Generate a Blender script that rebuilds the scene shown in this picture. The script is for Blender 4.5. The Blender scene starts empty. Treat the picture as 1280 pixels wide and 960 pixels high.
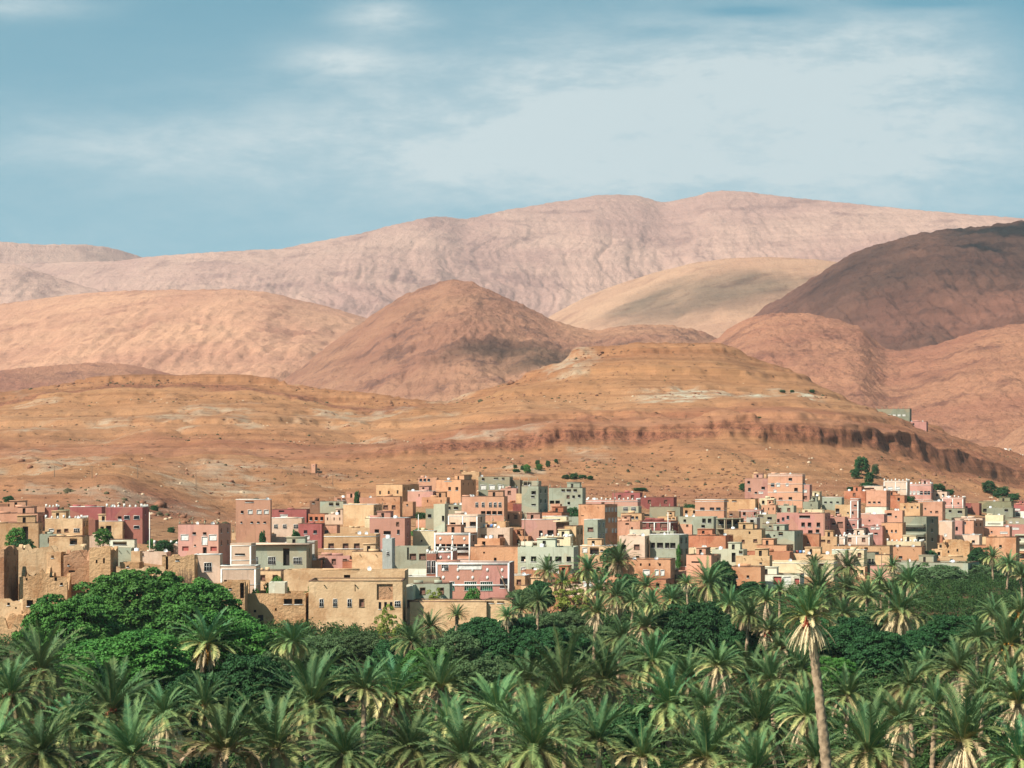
import bpy, math, random
import numpy as np
random.seed(7)
R = math.radians
F = 2887.0            # focal length in pixels of a 1280 wide picture
XC, YH = 640.0, 600.0 # optical axis column, horizon row
# ---------------------------------------------------------------- camera
scene = bpy.context.scene
cam_d = bpy.data.cameras.new('camera'); cam = bpy.data.objects.new('camera', cam_d)
scene.collection.objects.link(cam); scene.camera = cam
cam.location = (0, 0, 0); cam.rotation_euler = (R(90), 0, 0)
cam_d.sensor_width = 36.0; cam_d.lens = 36.0 * F / 1280.0
cam_d.shift_y = 120.0 / 1280.0
cam_d.clip_start = 1.0; cam_d.clip_end = 60000.0
# ---------------------------------------------------------------- light
SUN_EL, SUN_AZ = R(46), R(50)        # azimuth measured from behind the camera towards the left
sdir = (-math.sin(SUN_AZ)*math.cos(SUN_EL), -math.cos(SUN_AZ)*math.cos(SUN_EL), math.sin(SUN_EL))
sl = bpy.data.lights.new('sun', 'SUN'); so = bpy.data.objects.new('sun', sl)
scene.collection.objects.link(so)
sl.energy = 5.0; sl.angle = R(0.53); sl.color = (1.0, 0.95, 0.87)
from mathutils import Vector
so.rotation_euler = Vector(sdir).to_track_quat('Z', 'Y').to_euler()
scene.view_settings.view_transform = 'Standard'; scene.view_settings.look = 'None'
scene.view_settings.exposure = 0.80; scene.view_settings.gamma = 1.0
scene.cycles.max_bounces = 6; scene.cycles.diffuse_bounces = 2; scene.cycles.glossy_bounces = 1
scene.cycles.transmission_bounces = 2; scene.cycles.transparent_max_bounces = 28; scene.cycles.volume_bounces = 0
scene.cycles.use_denoising = True
# world: Nishita sky with thin high cloud
world = bpy.data.worlds.new('World'); scene.world = world; world.use_nodes = True
nt = world.node_tree; nt.nodes.clear()
class G:
    """tiny helper to write node graphs"""
    def __init__(s, nt): s.nt = nt
    def n(s, t, **kw):
        nd = s.nt.nodes.new(t)
        for k, v in kw.items(): setattr(nd, k, v)
        return nd
    def l(s, a, b): s.nt.links.new(a, b)
    def put(s, sock, v):
        if hasattr(v, 'is_output') or isinstance(v, bpy.types.NodeSocket): s.l(v, sock)
        else: sock.default_value = v
    def m(s, op, a, b=None, c=None, clamp=False):
        nd = s.n('ShaderNodeMath', operation=op, use_clamp=clamp)
        s.put(nd.inputs[0], a)
        if b is not None: s.put(nd.inputs[1], b)
        if c is not None: s.put(nd.inputs[2], c)
        return nd.outputs[0]
    def noise(s, vec, scale, detail=4, rough=0.55, dist=0.0):
        nd = s.n('ShaderNodeTexNoise'); s.l(vec, nd.inputs['Vector'])
        nd.inputs['Scale'].default_value = scale; nd.inputs['Detail'].default_value = detail
        nd.inputs['Roughness'].default_value = rough; nd.inputs['Distortion'].default_value = dist
        return nd.outputs['Fac']
    def mapr(s, v, a, b, c=0.0, d=1.0, smooth=True):
        nd = s.n('ShaderNodeMapRange', interpolation_type='SMOOTHSTEP' if smooth else 'LINEAR')
        s.put(nd.inputs[0], v)
        for i, q in enumerate((a, b, c, d)): nd.inputs[i+1].default_value = q
        return nd.outputs[0]
    def mix(s, f, a, b, mode='MIX'):
        nd = s.n('ShaderNodeMix', data_type='RGBA', blend_type=mode)
        s.put(nd.inputs[0], f)
        for i, q in ((6, a), (7, b)):
            if isinstance(q, tuple): nd.inputs[i].default_value = (*q[:3], 1)
            else: s.l(q, nd.inputs[i])
        return nd.outputs[2]
    def xyz(s, x, y, z):
        nd = s.n('ShaderNodeCombineXYZ')
        for i, q in enumerate((x, y, z)): s.put(nd.inputs[i], q)
        return nd.outputs[0]
    def scalev(s, v, sc):
        nd = s.n('ShaderNodeVectorMath', operation='MULTIPLY'); s.l(v, nd.inputs[0]); nd.inputs[1].default_value = sc
        return nd.outputs[0]
g = G(nt)
tc = g.n('ShaderNodeTexCoord'); sep = g.n('ShaderNodeSeparateXYZ'); g.l(tc.outputs['Generated'], sep.inputs[0])
dx, dy, dz = sep.outputs
sky = g.n('ShaderNodeTexSky', sky_type='NISHITA', sun_disc=False)
sky.sun_elevation = SUN_EL
sky.sun_rotation = math.atan2(sdir[0], sdir[1])
sky.air_density = 1.0; sky.dust_density = 0.6; sky.ozone_density = 1.5; sky.altitude = 1300
lift = g.m('ADD', dz, 0.22)
nv = g.n('ShaderNodeVectorMath', operation='NORMALIZE'); g.l(g.xyz(dx, dy, lift), nv.inputs[0])
g.l(nv.outputs[0], sky.inputs[0])
skc = g.mix(1.0, sky.outputs[0], (0.64, 1.10, 0.83), 'MULTIPLY')
# cloud layer laid out in direction space (u across, v up from the horizon)
ya = g.m('MAXIMUM', g.m('ABSOLUTE', dy), 0.05)
u = g.m('DIVIDE', dx, ya); v = g.m('DIVIDE', dz, ya)
def blob(px, py, rx, ry, w):
    a = g.m('DIVIDE', g.m('SUBTRACT', u, (px-XC)/F), rx/F)
    b = g.m('DIVIDE', g.m('SUBTRACT', v, (YH-py)/F), ry/F)
    d = g.m('ADD', g.m('MULTIPLY', a, a), g.m('MULTIPLY', b, b))
    return g.m('MULTIPLY', g.m('EXPONENT', g.m('MULTIPLY', d, -1.0)), w)
mask = None
for q in ((930, 110, 330, 95, .75), (900, 160, 560, 110, .30), (600, 300, 1500, 60, .22), (560, 150, 260, 80, .42), (180, 185, 260, 42, .50), (425, 76, 62, 20, .75), (478, 20, 55, 20, .75),
          (20, 8, 90, 16, .6), (1130, 60, 190, 60, .35), (640, 215, 420, 50, .28), (1000, 190, 300, 70, .35), (1290, 60, 60, 90, -.25), (1000, 215, 420, 60, .25), (940, 14, 70, 8, -.45), (820, 42, 60, 9, -.25), (1150, 4, 80, 7, -.4), (640, 66, 60, 10, -.2), (1900, 150, 400, 150, .7), (-700, 120, 500, 120, .6)):
    b = blob(*q); mask = b if mask is None else g.m('ADD', mask, b)
cv = g.xyz(g.m('MULTIPLY', u, 1.0), g.m('MULTIPLY', v, 3.2), 0.0)
n1 = g.noise(cv, 16, 10, .66, .35); n2 = g.noise(cv, 85, 8, .7, .2)
nn = g.m('ADD', g.m('MULTIPLY', n1, 1.35), g.m('MULTIPLY', n2, .55))
cl = g.m('MULTIPLY', mask, g.m('ADD', g.mapr(nn, .66, 1.30, 0, .62), 0.46))
cl = g.m('MINIMUM', g.m('MAXIMUM', cl, 0.0), 0.78)
up = g.mapr(v, -0.01, 0.0)
cl = g.m('MULTIPLY', cl, up)
fin = g.mix(cl, skc, (4.3, 4.75, 4.75))
bg = g.n('ShaderNodeBackground'); g.l(fin, bg.inputs[0]); bg.inputs[1].default_value = 0.10
wo = g.n('ShaderNodeOutputWorld'); g.l(bg.outputs[0], wo.inputs[0])

# ---------------------------------------------------------------- helpers
COL = scene.collection
def tag(o, label=None, cat=None, group=None, kind=None):
    if label: o['label'] = label
    if cat: o['category'] = cat
    if group: o['group'] = group
    if kind: o['kind'] = kind
    return o
def empty(name, loc, rz=0.0):
    o = bpy.data.objects.new(name, None); COL.objects.link(o)
    o.location = loc; o.rotation_euler = (0, 0, rz); o.empty_display_size = 1; return o
def link(name, me, parent=None, loc=None, rot=None, scale=None):
    o = bpy.data.objects.new(name, me); COL.objects.link(o)
    if parent is not None: o.parent = parent
    if loc is not None: o.location = loc
    if rot is not None: o.rotation_euler = rot
    if scale is not None: o.scale = scale
    return o
def np_mesh(name, V, Q, mats=(), tint=None, smooth=False, mi=None, attrs=None):
    """V (n,3) verts, Q (m,4) quads or (m,3) tris"""
    V = np.asarray(V, np.float32); Q = np.asarray(Q, np.int32); k = Q.shape[1]
    me = bpy.data.meshes.new(name)
    me.vertices.add(len(V)); me.vertices.foreach_set('co', V.ravel())
    me.loops.add(Q.size); me.loops.foreach_set('vertex_index', Q.ravel())
    me.polygons.add(len(Q)); me.polygons.foreach_set('loop_start', np.arange(0, Q.size, k, dtype=np.int32))
    try: me.polygons.foreach_set('loop_total', np.full(len(Q), k, np.int32))
    except Exception: pass
    for m in mats: me.materials.append(m)
    if mi is not None: me.polygons.foreach_set('material_index', np.asarray(mi, np.int32))
    me.update(calc_edges=True)
    if smooth: me.polygons.foreach_set('use_smooth', np.ones(len(Q), bool))
    if tint is not None:
        a = me.attributes.new('tint', 'FLOAT', 'FACE' if len(tint) == len(Q) else 'POINT'); a.data.foreach_set('value', np.asarray(tint, np.float32))
    for kx, arr in (attrs or {}).items():
        a = me.attributes.new(kx, 'FLOAT', 'POINT'); a.data.foreach_set('value', np.asarray(arr, np.float32))
    me.validate(); return me
def _hash(xi, yi, s):
    h = (xi*374761393 + yi*668265263 + s*144269504) & 0xffffffff
    h = ((h ^ (h >> 13))*1274126177) & 0xffffffff
    h = ((h ^ (h >> 16))*461845907) & 0xffffffff
    return ((h ^ (h >> 15)) & 0xffffffff)/4294967296.0
def vn(x, y, s=0):
    x = np.asarray(x, float); y = np.asarray(y, float)
    xi = np.floor(x).astype(np.int64); yi = np.floor(y).astype(np.int64)
    fx = x-xi; fy = y-yi; fx = fx*fx*fx*(fx*(fx*6-15)+10); fy = fy*fy*fy*(fy*(fy*6-15)+10)
    a = _hash(xi, yi, s); b = _hash(xi+1, yi, s); c = _hash(xi, yi+1, s); d = _hash(xi+1, yi+1, s)
    return (a+(b-a)*fx)*(1-fy)+(c+(d-c)*fx)*fy
def fbm(x, y, s=0, o=4, g_=0.5):
    r = 0; a = 1; t = 0
    for i in range(o):
        r = r+a*vn(x, y, s+i*17); t += a; a *= g_
        x, y = 1.62*x+1.18*y+3.7, -1.18*x+1.62*y+9.1
    return r/t
def ridged(x, y, s=0, o=4, g_=0.5):
    r = 0; a = 1; t = 0
    for i in range(o):
        r = r+a*(1-np.abs(2*vn(x, y, s+i*13)-1)); t += a; a *= g_
        x, y = 1.7*x+1.0*y+5.3, -1.0*x+1.7*y+1.9
    return r/t
def sstep(a, b, x):
    t = np.clip((x-a)/(b-a), 0, 1); return t*t*(3-2*t)
def grid_faces(nr, nc):
    i = np.arange(nr-1)[:, None]*nc+np.arange(nc-1)[None, :]
    return np.stack([i, i+1, i+nc+1, i+nc], -1).reshape(-1, 4)
def lin(c, k=1.0, des=.07):
    c = [((q/255+.055)/1.055)**2.4 for q in c]; l = .3*c[0]+.55*c[1]+.15*c[2]
    return tuple((q+(l-q)*des)*k for q in c)

# ---------------------------------------------------------------- materials
def new_mat(name):
    m = bpy.data.materials.new(name); m.use_nodes = True
    m.node_tree.nodes.clear(); g = G(m.node_tree)
    out = g.n('ShaderNodeOutputMaterial'); b = g.n('ShaderNodeBsdfPrincipled')
    b.inputs['Specular IOR Level'].default_value = 0.15; b.inputs['Roughness'].default_value = 0.9
    g.l(b.outputs[0], out.inputs[0]); return m, g, b, out
def attr(g, name):
    a = g.n('ShaderNodeAttribute', attribute_name=name); return a.outputs['Fac']
def ramp(g, fac, stops, interp='LINEAR'):
    r = g.n('ShaderNodeValToRGB'); r.color_ramp.interpolation = interp
    el = r.color_ramp.elements
    while len(el) < len(stops): el.new(0.5)
    for e, (p, c) in zip(el, stops): e.position = p; e.color = (*c[:3], 1)
    g.l(fac, r.inputs[0]); return r.outputs[0]
def bump(g, b, h, dist, strength=1.0):
    n = g.n('ShaderNodeBump'); g.put(n.inputs['Height'], h); n.inputs['Distance'].default_value = dist
    n.inputs['Strength'].default_value = strength; g.l(n.outputs[0], b.inputs['Normal'])
WALLK = 0.80
HAZE = 3.8e-5
PAL = dict(tan=(222, 166, 118), sand=(230, 180, 134), orange=(216, 146, 104), salmon=(218, 148, 118), pink=(216, 138, 124), rose=(206, 124, 112),
           red=(188, 82, 80), darkred=(158, 66, 60), palepink=(234, 190, 168), cream=(236, 208, 168), white=(236, 228, 210), grey=(148, 144, 124),
           greygreen=(170, 168, 146), palegrey=(204, 202, 180), brown=(150, 100, 76), bluegrey=(188, 186, 186), terracotta=(202, 118, 82),
           yellow=(222, 174, 126), darkgrey=(104, 100, 88), ruin=(214, 158, 108), ruinbrown=(186, 128, 92), olive=(140, 132, 100))
_wm = {}
def wall_mat(key):
    if key in _wm: return _wm[key]
    m, g, b, out = new_mat('wall_'+key); c = lin(PAL[key], WALLK, .30 if key in ('pink', 'rose', 'red', 'darkred', 'greygreen') else .19)
    tc = g.n('ShaderNodeTexCoord'); P = tc.outputs['Object']; geo = g.n('ShaderNodeNewGeometry'); W = geo.outputs['Position']
    oi = g.n('ShaderNodeObjectInfo')
    big = g.noise(W, .22, 5, .6, .4); fine = g.noise(P, 1.6, 5, .65)
    st = g.noise(g.scalev(W, (1.0, 1.0, .12)), 1.3, 4, .6)      # run-off streaks
    rough = key in ('ruin', 'ruinbrown', 'tan', 'orange', 'terracotta', 'sand', 'yellow')
    d = (0.72, .62, .55) if rough else (.82, .78, .74)
    c1 = g.mix(g.mapr(big, .42, .66), c, tuple(a*b_ for a, b_ in zip(c, d)))
    pl = tuple(min(.8, a*1.12+.03) for a in c)
    c2 = g.mix(g.mapr(fine, .52, .72, 0, .55), c1, pl)
    c3 = g.mix(g.mapr(st, .52, .72, 0, .6), c2, tuple(a*.62 for a in c))
    # patches of bare block and render
    vor = g.n('ShaderNodeTexVoronoi', feature='F1'); g.l(W, vor.inputs['Vector']); vor.inputs['Scale'].default_value = .13
    sepc = g.n('ShaderNodeSeparateColor'); g.l(vor.outputs['Color'], sepc.inputs[0])
    c4 = g.mix(g.mapr(sepc.outputs[0], .60, .62, 0, .45, False), c3, tuple(.5*a+.5*q for a, q in zip(c, lin((196, 150, 112), WALLK))))
    hv = g.n('ShaderNodeHueSaturation'); g.l(c4, hv.inputs['Color'])
    g.l(g.mapr(oi.outputs['Random'], 0, 1, .90, 1.08, False), hv.inputs['Value'])
    g.l(g.mix(1.0, hv.outputs[0], (1.0, 1.05, .95), 'MULTIPLY'), b.inputs['Base Color'])
    br = g.n('ShaderNodeTexBrick'); g.l(P, br.inputs['Vector']); br.inputs['Scale'].default_value = 1.4
    bump(g, b, g.m('ADD', g.m('MULTIPLY', fine, 1.0), g.m('MULTIPLY', big, .8)), (.30 if 'ruin' in key else .12) if rough else .05)
    _wm[key] = m; return m
def plain(name, c, rough=.8, spec=.2, nscale=None, var=.25):
    m, g, b, out = new_mat(name)
    b.inputs['Roughness'].default_value = rough; b.inputs['Specular IOR Level'].default_value = spec
    if nscale:
        tc = g.n('ShaderNodeTexCoord'); f = g.noise(tc.outputs['Object'], nscale, 4)
        g.l(g.mix(g.mapr(f, .35, .7), c, tuple(q*(1-var) for q in c)), b.inputs['Base Color'])
    else: b.inputs['Base Color'].default_value = (*c, 1)
    return m
M = {}
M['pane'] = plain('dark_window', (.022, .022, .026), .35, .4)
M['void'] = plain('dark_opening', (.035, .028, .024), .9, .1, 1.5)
M['shutter'] = plain('white_shutter', (.66, .63, .56), .6, .3, 2)
M['brownsh'] = plain('brown_shutter', (.20, .10, .07), .7, .2, 2)
M['frame'] = plain('pale_window_frame', (.62, .60, .55), .6, .3, 3)
M['white'] = plain('whitewash', (.68, .65, .58), .8, .2, 1.2)
M['copedark'] = plain('dark_coping', (.16, .09, .06), .9, .1, 1.0)
M['metal'] = plain('galvanised_metal', (.35, .35, .34), .5, .4)
M['tank'] = plain('white_tank_plastic', (.62, .62, .60), .5, .3)
M['darkmetal'] = plain('dark_metal', (.06, .06, .065), .6, .3)
M['blue'] = plain('blue_tarp', (.10, .20, .42), .6, .3)
M['greenpaint'] = plain('green_painted_metal', (.05, .22, .13), .6, .3)
M['roof'] = plain('mud_roof', lin((205, 164, 122), .55), .95, .05, .8, .35)
M['redpaint'] = plain('red_painted_wall', (.36, .09, .07), .8, .2, 1.0)
M['wood'] = plain('weathered_wood', (.17, .11, .07), .9, .1, 2)

# rock and earth
def rock_mat(name, cols, scales, attr_ramp=None, bumpd=2.0, speck=None, strata=.35, bed=.5, dnk=.40):
    """cols: (light, mid, dark) albedo; real rock colours varying with place"""
    m, g, b, out = new_mat(name)
    geo = g.n('ShaderNodeNewGeometry'); W = geo.outputs['Position']
    n1 = g.noise(W, scales[0], 7, .6, .6); n2 = g.noise(W, scales[1], 7, .68, .2); n3 = g.noise(W, scales[2], 5, .7)
    c = g.mix(g.mapr(n1, .36, .64), cols[0], cols[1])
    c = g.mix(g.mapr(n2, .50, .68, 0, .85), c, cols[2])
    c = g.mix(g.mapr(n3, .56, .70, 0, .45), c, tuple(q*1.18 for q in cols[0]))
    if attr_ramp:
        at = attr(g, 'prof'); wob = g.m('MULTIPLY', g.m('SUBTRACT', n1, .5), .4); wob2 = g.m('MULTIPLY', g.m('SUBTRACT', n2, .5), .3)
        f = g.m('DIVIDE', g.m('ADD', at, g.m('ADD', wob, wob2)), 10.0)
        rc = ramp(g, f, attr_ramp)
        c = g.mix(g.mapr(n2, .35, .7, .6, .95), c, rc)
        xa = attr(g, 'band')
        ck = g.noise(g.scalev(W, (.45, .45, .07)), 1.0, 6, .8, .3)
        c = g.mix(xa, c, g.mix(g.mapr(ck, .44, .58), lin((182, 112, 82), .6), lin((112, 60, 48), .55)))
        xb = attr(g, 'pale')
        c = g.mix(g.m('MULTIPLY', xb, g.mapr(n2, .38, .6)), c, lin((220, 210, 186), .66))
        gr = attr(g, 'green')
        c = g.mix(gr, c, g.mix(g.mapr(n3, .4, .6), (.020, .040, .012), (.055, .065, .025)))
    if speck:
        vor = g.n('ShaderNodeTexVoronoi', feature='F1'); g.l(W, vor.inputs['Vector']); vor.inputs['Scale'].default_value = speck
        sp = g.mapr(vor.outputs['Distance'], .12, .30, 1, 0)
        sc = g.n('ShaderNodeSeparateColor'); g.l(vor.outputs['Color'], sc.inputs[0])
        c = g.mix(g.m('MULTIPLY', sp, g.mapr(sc.outputs[0], .45, .55)), c, tuple(q*.35 for q in cols[2]))
    tilt = g.n('ShaderNodeVectorRotate', rotation_type='X_AXIS'); g.l(W, tilt.inputs[0]); tilt.inputs['Angle'].default_value = .03
    s1 = g.noise(g.scalev(tilt.outputs[0], (scales[1]*.12, scales[1]*.12, bed)), 1.0, 5, .7, .6)
    c = g.mix(g.mapr(s1, .50, .60, 0, strata), c, tuple(q*.62 for q in cols[1]))
    c = g.mix(g.mapr(s1, .46, .40, 0, strata*.7), c, tuple(min(.8, q*1.15) for q in cols[0]))
    dn = g.noise(g.scalev(W, (scales[2]*2.2, scales[2]*.35, scales[2]*.5)), 1.0, 5, .7, .3)   # run-off lines down the slope
    c = g.mix(g.mapr(dn, .54, .66, 0, dnk), c, tuple(q*.66 for q in cols[1]))
    n4 = g.noise(W, scales[2]*4, 5, .75)
    c = g.mix(g.mapr(n4, .50, .66, 0, .5), c, tuple(q*.62 for q in cols[1]))
    c = g.mix(1.0, c, (1.0, 1.02, .97), 'MULTIPLY')
    g.l(c, b.inputs['Base Color'])
    bump(g, b, g.m('ADD', n2, g.m('ADD', g.m('MULTIPLY', n3, .6), g.m('MULTIPLY', n4, .25))), bumpd*1.5)
    return m
# ---------------------------------------------------------------- ground sheet: valley floor, town slope, strata hills
TX = [-300, 0, 150, 240, 300, 450, 560, 640, 700, 720, 800, 900, 1000, 1060, 1120, 1200, 1280, 1580]
T = {  # profile points: rows of (depth, picture row) for every column above
 1: ([425, 430, 430, 436, 440, 445, 465, 480, 495, 500, 530, 570, 600, 630, 655, 690, 720, 800], None),
 2: ([630, 645, 650, 665, 680, 740, 790, 800, 806, 810, 820, 840, 870, 900, 960, 1010, 1060, 1180],
     [656, 650, 652, 660, 664, 645, 625, 620, 626, 629, 634, 634, 628, 624, 622, 630, 638, 640]),
 3: ([760, 760, 760, 775, 800, 860, 895, 900, 906, 908, 920, 930, 960, 990, 1050, 1100, 1150, 1280],
     [600, 601, 597, 622, 632, 618, 604, 600, 600, 600, 601, 601, 600, 598, 598, 606, 617, 620]),
 4: ([1000, 1000, 1000, 1005, 1010, 1030, 1040, 1050, 1056, 1060, 1070, 1080, 1100, 1120, 1160, 1220, 1280, 1400],
     [577, 574, 572, 574, 573, 577, 565, 560, 556, 555, 550, 549, 553, 558, 568, 590, 603, 606]),
 5: (None, [575, 571, 569, 571, 570, 567, 547, 540, 534, 532, 528, 524, 524, 529, 540, 562, 583, 588]),
 6: ([1300, 1300, 1300, 1290, 1280, 1250, 1240, 1240, 1246, 1250, 1250, 1260, 1280, 1290, 1310, 1350, 1400, 1520],
     [530, 527, 523, 523, 522, 532, 522, 511, 506, 504, 497, 492, 491, 504, 522, 549, 575, 580]),
 7: ([1450, 1450, 1450, 1450, 1440, 1400, 1400, 1400, 1400, 1400, 1400, 1410, 1420, 1420, 1420, 1440, 1480, 1600],
     [502, 497, 484, 483, 484, 508, 509, 484, 461, 450, 443, 444, 475, 503, 524, 552, 578, 584]),
 8: (None, [496, 489, 474, 472, 473, 493, 503, 477, 453, 436, 430, 430, 471, 502, 523, 551, 577, 583])}
xs_f = np.arange(-300, 1581, 5.0)
def smooth_tab(a, k):
    y = np.interp(xs_f, TX, a); ker = np.hanning(2*k+3)[1:-1]; ker /= ker.sum()
    return np.convolve(np.pad(y, k, mode='edge'), ker, 'valid')
TD, TZ = [], []
ZV = -29.0
for p in range(0, 11):
    if p == 0: D = np.full(len(xs_f), 20.0); Z = np.full(len(xs_f), ZV)
    elif p == 1: D = smooth_tab(T[1][0], 8); Z = np.full(len(xs_f), ZV)
    elif p == 5: D = TD[4]+16.0; Z = (YH-smooth_tab(T[5][1], 3))*D/F
    elif p == 8: D = TD[7]+26.0; Z = (YH-smooth_tab(T[8][1], 1))*D/F
    elif p == 9: D = TD[8]+400; Z = TZ[8]-45
    elif p == 10: D = TD[9]+500; Z = np.full(len(xs_f), -60.0)
    else: D = smooth_tab(T[p][0], 8); Z = (YH-smooth_tab(T[p][1], 4 if p < 6 else 2))*D/F
    TD.append(D); TZ.append(Z)
TD = np.array(TD); TZ = np.array(TZ)
def relief(X, Y, pr):
    hill = sstep(2.0, 3.0, pr)
    top = 1-.75*sstep(6.6, 7.4, pr)
    gul = ridged(X/75+Y/400, Y/300, 11, 4, .5)
    z = -(gul-.55)*9.0*hill*top*(1-.6*np.exp(-((pr-4.5)/.5)**2))
    z = z+(fbm(X/26, Y/30, 5, 4)-.5)*5.5*hill*top
    z = z+(fbm(X/6, Y/8, 9, 3)-.5)*1.5*hill
    z = z+(fbm(X/30, Y/30, 21, 3)-.5)*1.2*sstep(.9, 1.2, pr)
    # ledges: harder beds stand out as small steps following the contour
    return z
def ground(X, Y):
    X = np.atleast_1d(np.asarray(X, float)); Y = np.atleast_1d(np.asarray(Y, float))
    xc = XC+F*X/Y
    Ds = [np.interp(xc, xs_f, TD[p]) for p in range(11)]; Zs = [np.interp(xc, xs_f, TZ[p]) for p in range(11)]
    z = np.full(X.shape, -60.0); pr = np.full(X.shape, 10.0)
    for p in range(10):
        t = (Y-Ds[p])/(Ds[p+1]-Ds[p]); k = (t >= 0) & (t < 1)
        z = np.where(k, Zs[p]+(Zs[p+1]-Zs[p])*t, z); pr = np.where(k, p+t, pr)
    z = np.where(Y < 20, ZV, z); pr = np.where(Y < 20, 0, pr)
    return z+relief(X, Y, pr), pr
def gz(X, Y): return float(ground(X, Y)[0][0])
def hit(px, py, dmin=440, dmax=1700):
    """first place where the sight line through (px,py) meets the ground"""
    D = np.arange(dmin, dmax, 1.0); X = (px-XC)/F*D
    z, _ = ground(X, D); y = YH-F*z/D
    k = np.nonzero(y <= py)[0]
    i = k[0] if len(k) else len(D)-1
    return float(X[i]), float(D[i]), float(z[i])
cols_x = np.concatenate([np.arange(-1500, -290, 22.), np.arange(-290, 1571, 2.6), np.arange(1571, 2800, 22.)])
segs = [70, 110, 60, 110, 18, 80, 80, 14, 10, 8]
PR = np.concatenate([p+np.arange(n)/n for p, n in enumerate(segs)]+[[10.0]])
PR[:70] = (np.arange(70)/70)**.6
def tabi(tab, pr, xc):
    p0 = np.clip(np.floor(pr).astype(int), 0, 9); t = pr-p0
    cc = np.array([np.interp(xc, xs_f, tab[p]) for p in range(11)])
    return cc[p0]*(1-t)[:, None]+cc[p0+1]*t[:, None]
Dg = tabi(TD, PR, cols_x); Zg = tabi(TZ, PR, cols_x)
Xg = (cols_x[None, :]-XC)/F*Dg; PG = np.repeat(PR[:, None], len(cols_x), 1)
Zg = Zg+relief(Xg, Dg, PG)
# weather the two cliff lines: they step in and out and break up
cl1 = np.exp(-((PG-4.5)/.55)**2); cl2 = np.exp(-((PG-7.5)/.7)**2)
warp = (ridged(Xg/15, Dg*0+3, 31, 4, .6)-.5)*8+(fbm(Xg/70, Dg*0, 33, 3)-.5)*14+(vn(Xg/3.2, PG*2.2, 35)-.5)*5
right = sstep(400, 560, cols_x)[None, :]*(1-.5*sstep(1080, 1200, cols_x))[None, :]
Yg = Dg+warp*(cl1*right+cl2*.35*sstep(650, 720, cols_x)[None, :]*(1-sstep(960, 1000, cols_x)[None, :]))
Zg = Zg+(ridged(Xg/9, Dg/9, 41, 3, .6)-.55)*1.6*(cl1*right)+(ridged(Xg/7, Dg/9, 43, 3, .6)-.5)*2.2*cl2
# minor beds
bed = np.zeros_like(Zg)
for z0, hgt in ((22, 1.6), (30, 3.2), (37, 2.2), (50, 2.0), (62, 3.6), (67, 2.2), (78, 2.6), (90, 2.6)):
    zz = Zg+(fbm(Xg/60, Dg/60, 51, 3)-.5)*6
    bed += .6*hgt*(sstep(z0-.7, z0+.7, zz)-sstep(z0+.8, z0+8, zz))*sstep(3, 3.6, PG)
Zg = Zg+bed
rough1 = (ridged(Xg/5, Dg/7, 61, 3, .6)-.5)*sstep(2.5, 3.4, PG)*1.6*sstep(1040, 1140, cols_x)[None, :]
Zg = Zg+rough1
xcg = np.repeat(cols_x[None, :], len(PR), 0)
pw = PG+(fbm(Xg/40, Dg/30, 71, 3)-.5)*.5
band = np.clip(np.exp(-((pw-4.45)/.42)**4)*right*.9, 0, 1)
band = np.maximum(band, .75*np.exp(-((pw-5.28)/.10)**4)*sstep(600, 700, xcg)*(1-sstep(1050, 1100, xcg))*sstep(.42, .55, fbm(Xg/60, Dg/40, 72, 2)))
band = np.maximum(band, .85*np.exp(-((pw-6.88)/.12)**4)*(1-.75*sstep(480, 560, xcg)))
band = np.maximum(band, .7*sstep(1040, 1160, xcg)*sstep(3.1, 3.7, pw)*sstep(.22, .45, fbm(Xg/50, Dg/50, 74, 3)))
band = np.maximum(band, .8*(1-sstep(215, 262, xcg+(fbm(Xg/20, Dg/20, 75, 3)-.5)*50))*sstep(120, 200, xcg)*sstep(2.1, 2.3, pw)*(1-sstep(2.8, 3.0, pw)))
pale = np.exp(-((pw-6.0)/.16)**4)*sstep(760, 860, xcg)*(1-sstep(1015, 1035, xcg))
pale = np.maximum(pale, np.exp(-((pw-3.75)/.18)**2)*np.exp(-((xcg-300)/60)**2)*.9)
pale = np.maximum(pale, .45*sstep(.60, .72, fbm(Xg/35, Dg/60, 76, 4))*sstep(2.2, 3, pw)*(1-sstep(700, 800, xcg)))
green = (1-sstep(.93, .985, PG+(fbm(Xg/8, Dg/8, 77, 3)-.5)*.05))
hc = (lin((212, 146, 98), .60, .08), lin((196, 128, 84), .60, .08), lin((158, 100, 66), .60, .08))
gm = rock_mat('earth_and_rock', hc, (.012, .07, .6), attr_ramp=[
    (0.0, lin((206, 158, 110), .6, .1)), (.19, lin((208, 156, 110), .6, .1)), (.25, lin((198, 130, 92), .6, .1)), (.33, lin((206, 146, 96), .6, .1)), (.37, lin((190, 126, 84), .6, .1)), (.41, lin((206, 144, 94), .6, .1)),
    (.46, lin((178, 112, 82), .6, .1)), (.505, lin((200, 134, 98), .6, .1)), (.53, lin((172, 104, 76), .6, .1)), (.55, lin((200, 138, 92), .6, .1)), (.60, lin((210, 152, 104), .6, .1)), (.64, lin((190, 130, 82), .6, .1)), (.68, lin((206, 146, 94), .6, .1)), (.715, lin((170, 108, 68), .6, .1)), (.75, lin((202, 138, 90), .6, .1)), (.79, lin((176, 114, 72), .6, .1)), (.82, lin((202, 138, 92), .6, .1))],
    bumpd=.8, speck=.22, strata=.5, bed=.42)
gme = np_mesh('ground', np.stack([Xg, Yg, Zg], -1).reshape(-1, 3), grid_faces(*Xg.shape), [gm], smooth=True,
              attrs=dict(prof=PG.ravel(), band=band.ravel(), pale=pale.ravel(), green=green.ravel()))
tag(link('ground', gme), kind='structure')
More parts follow.
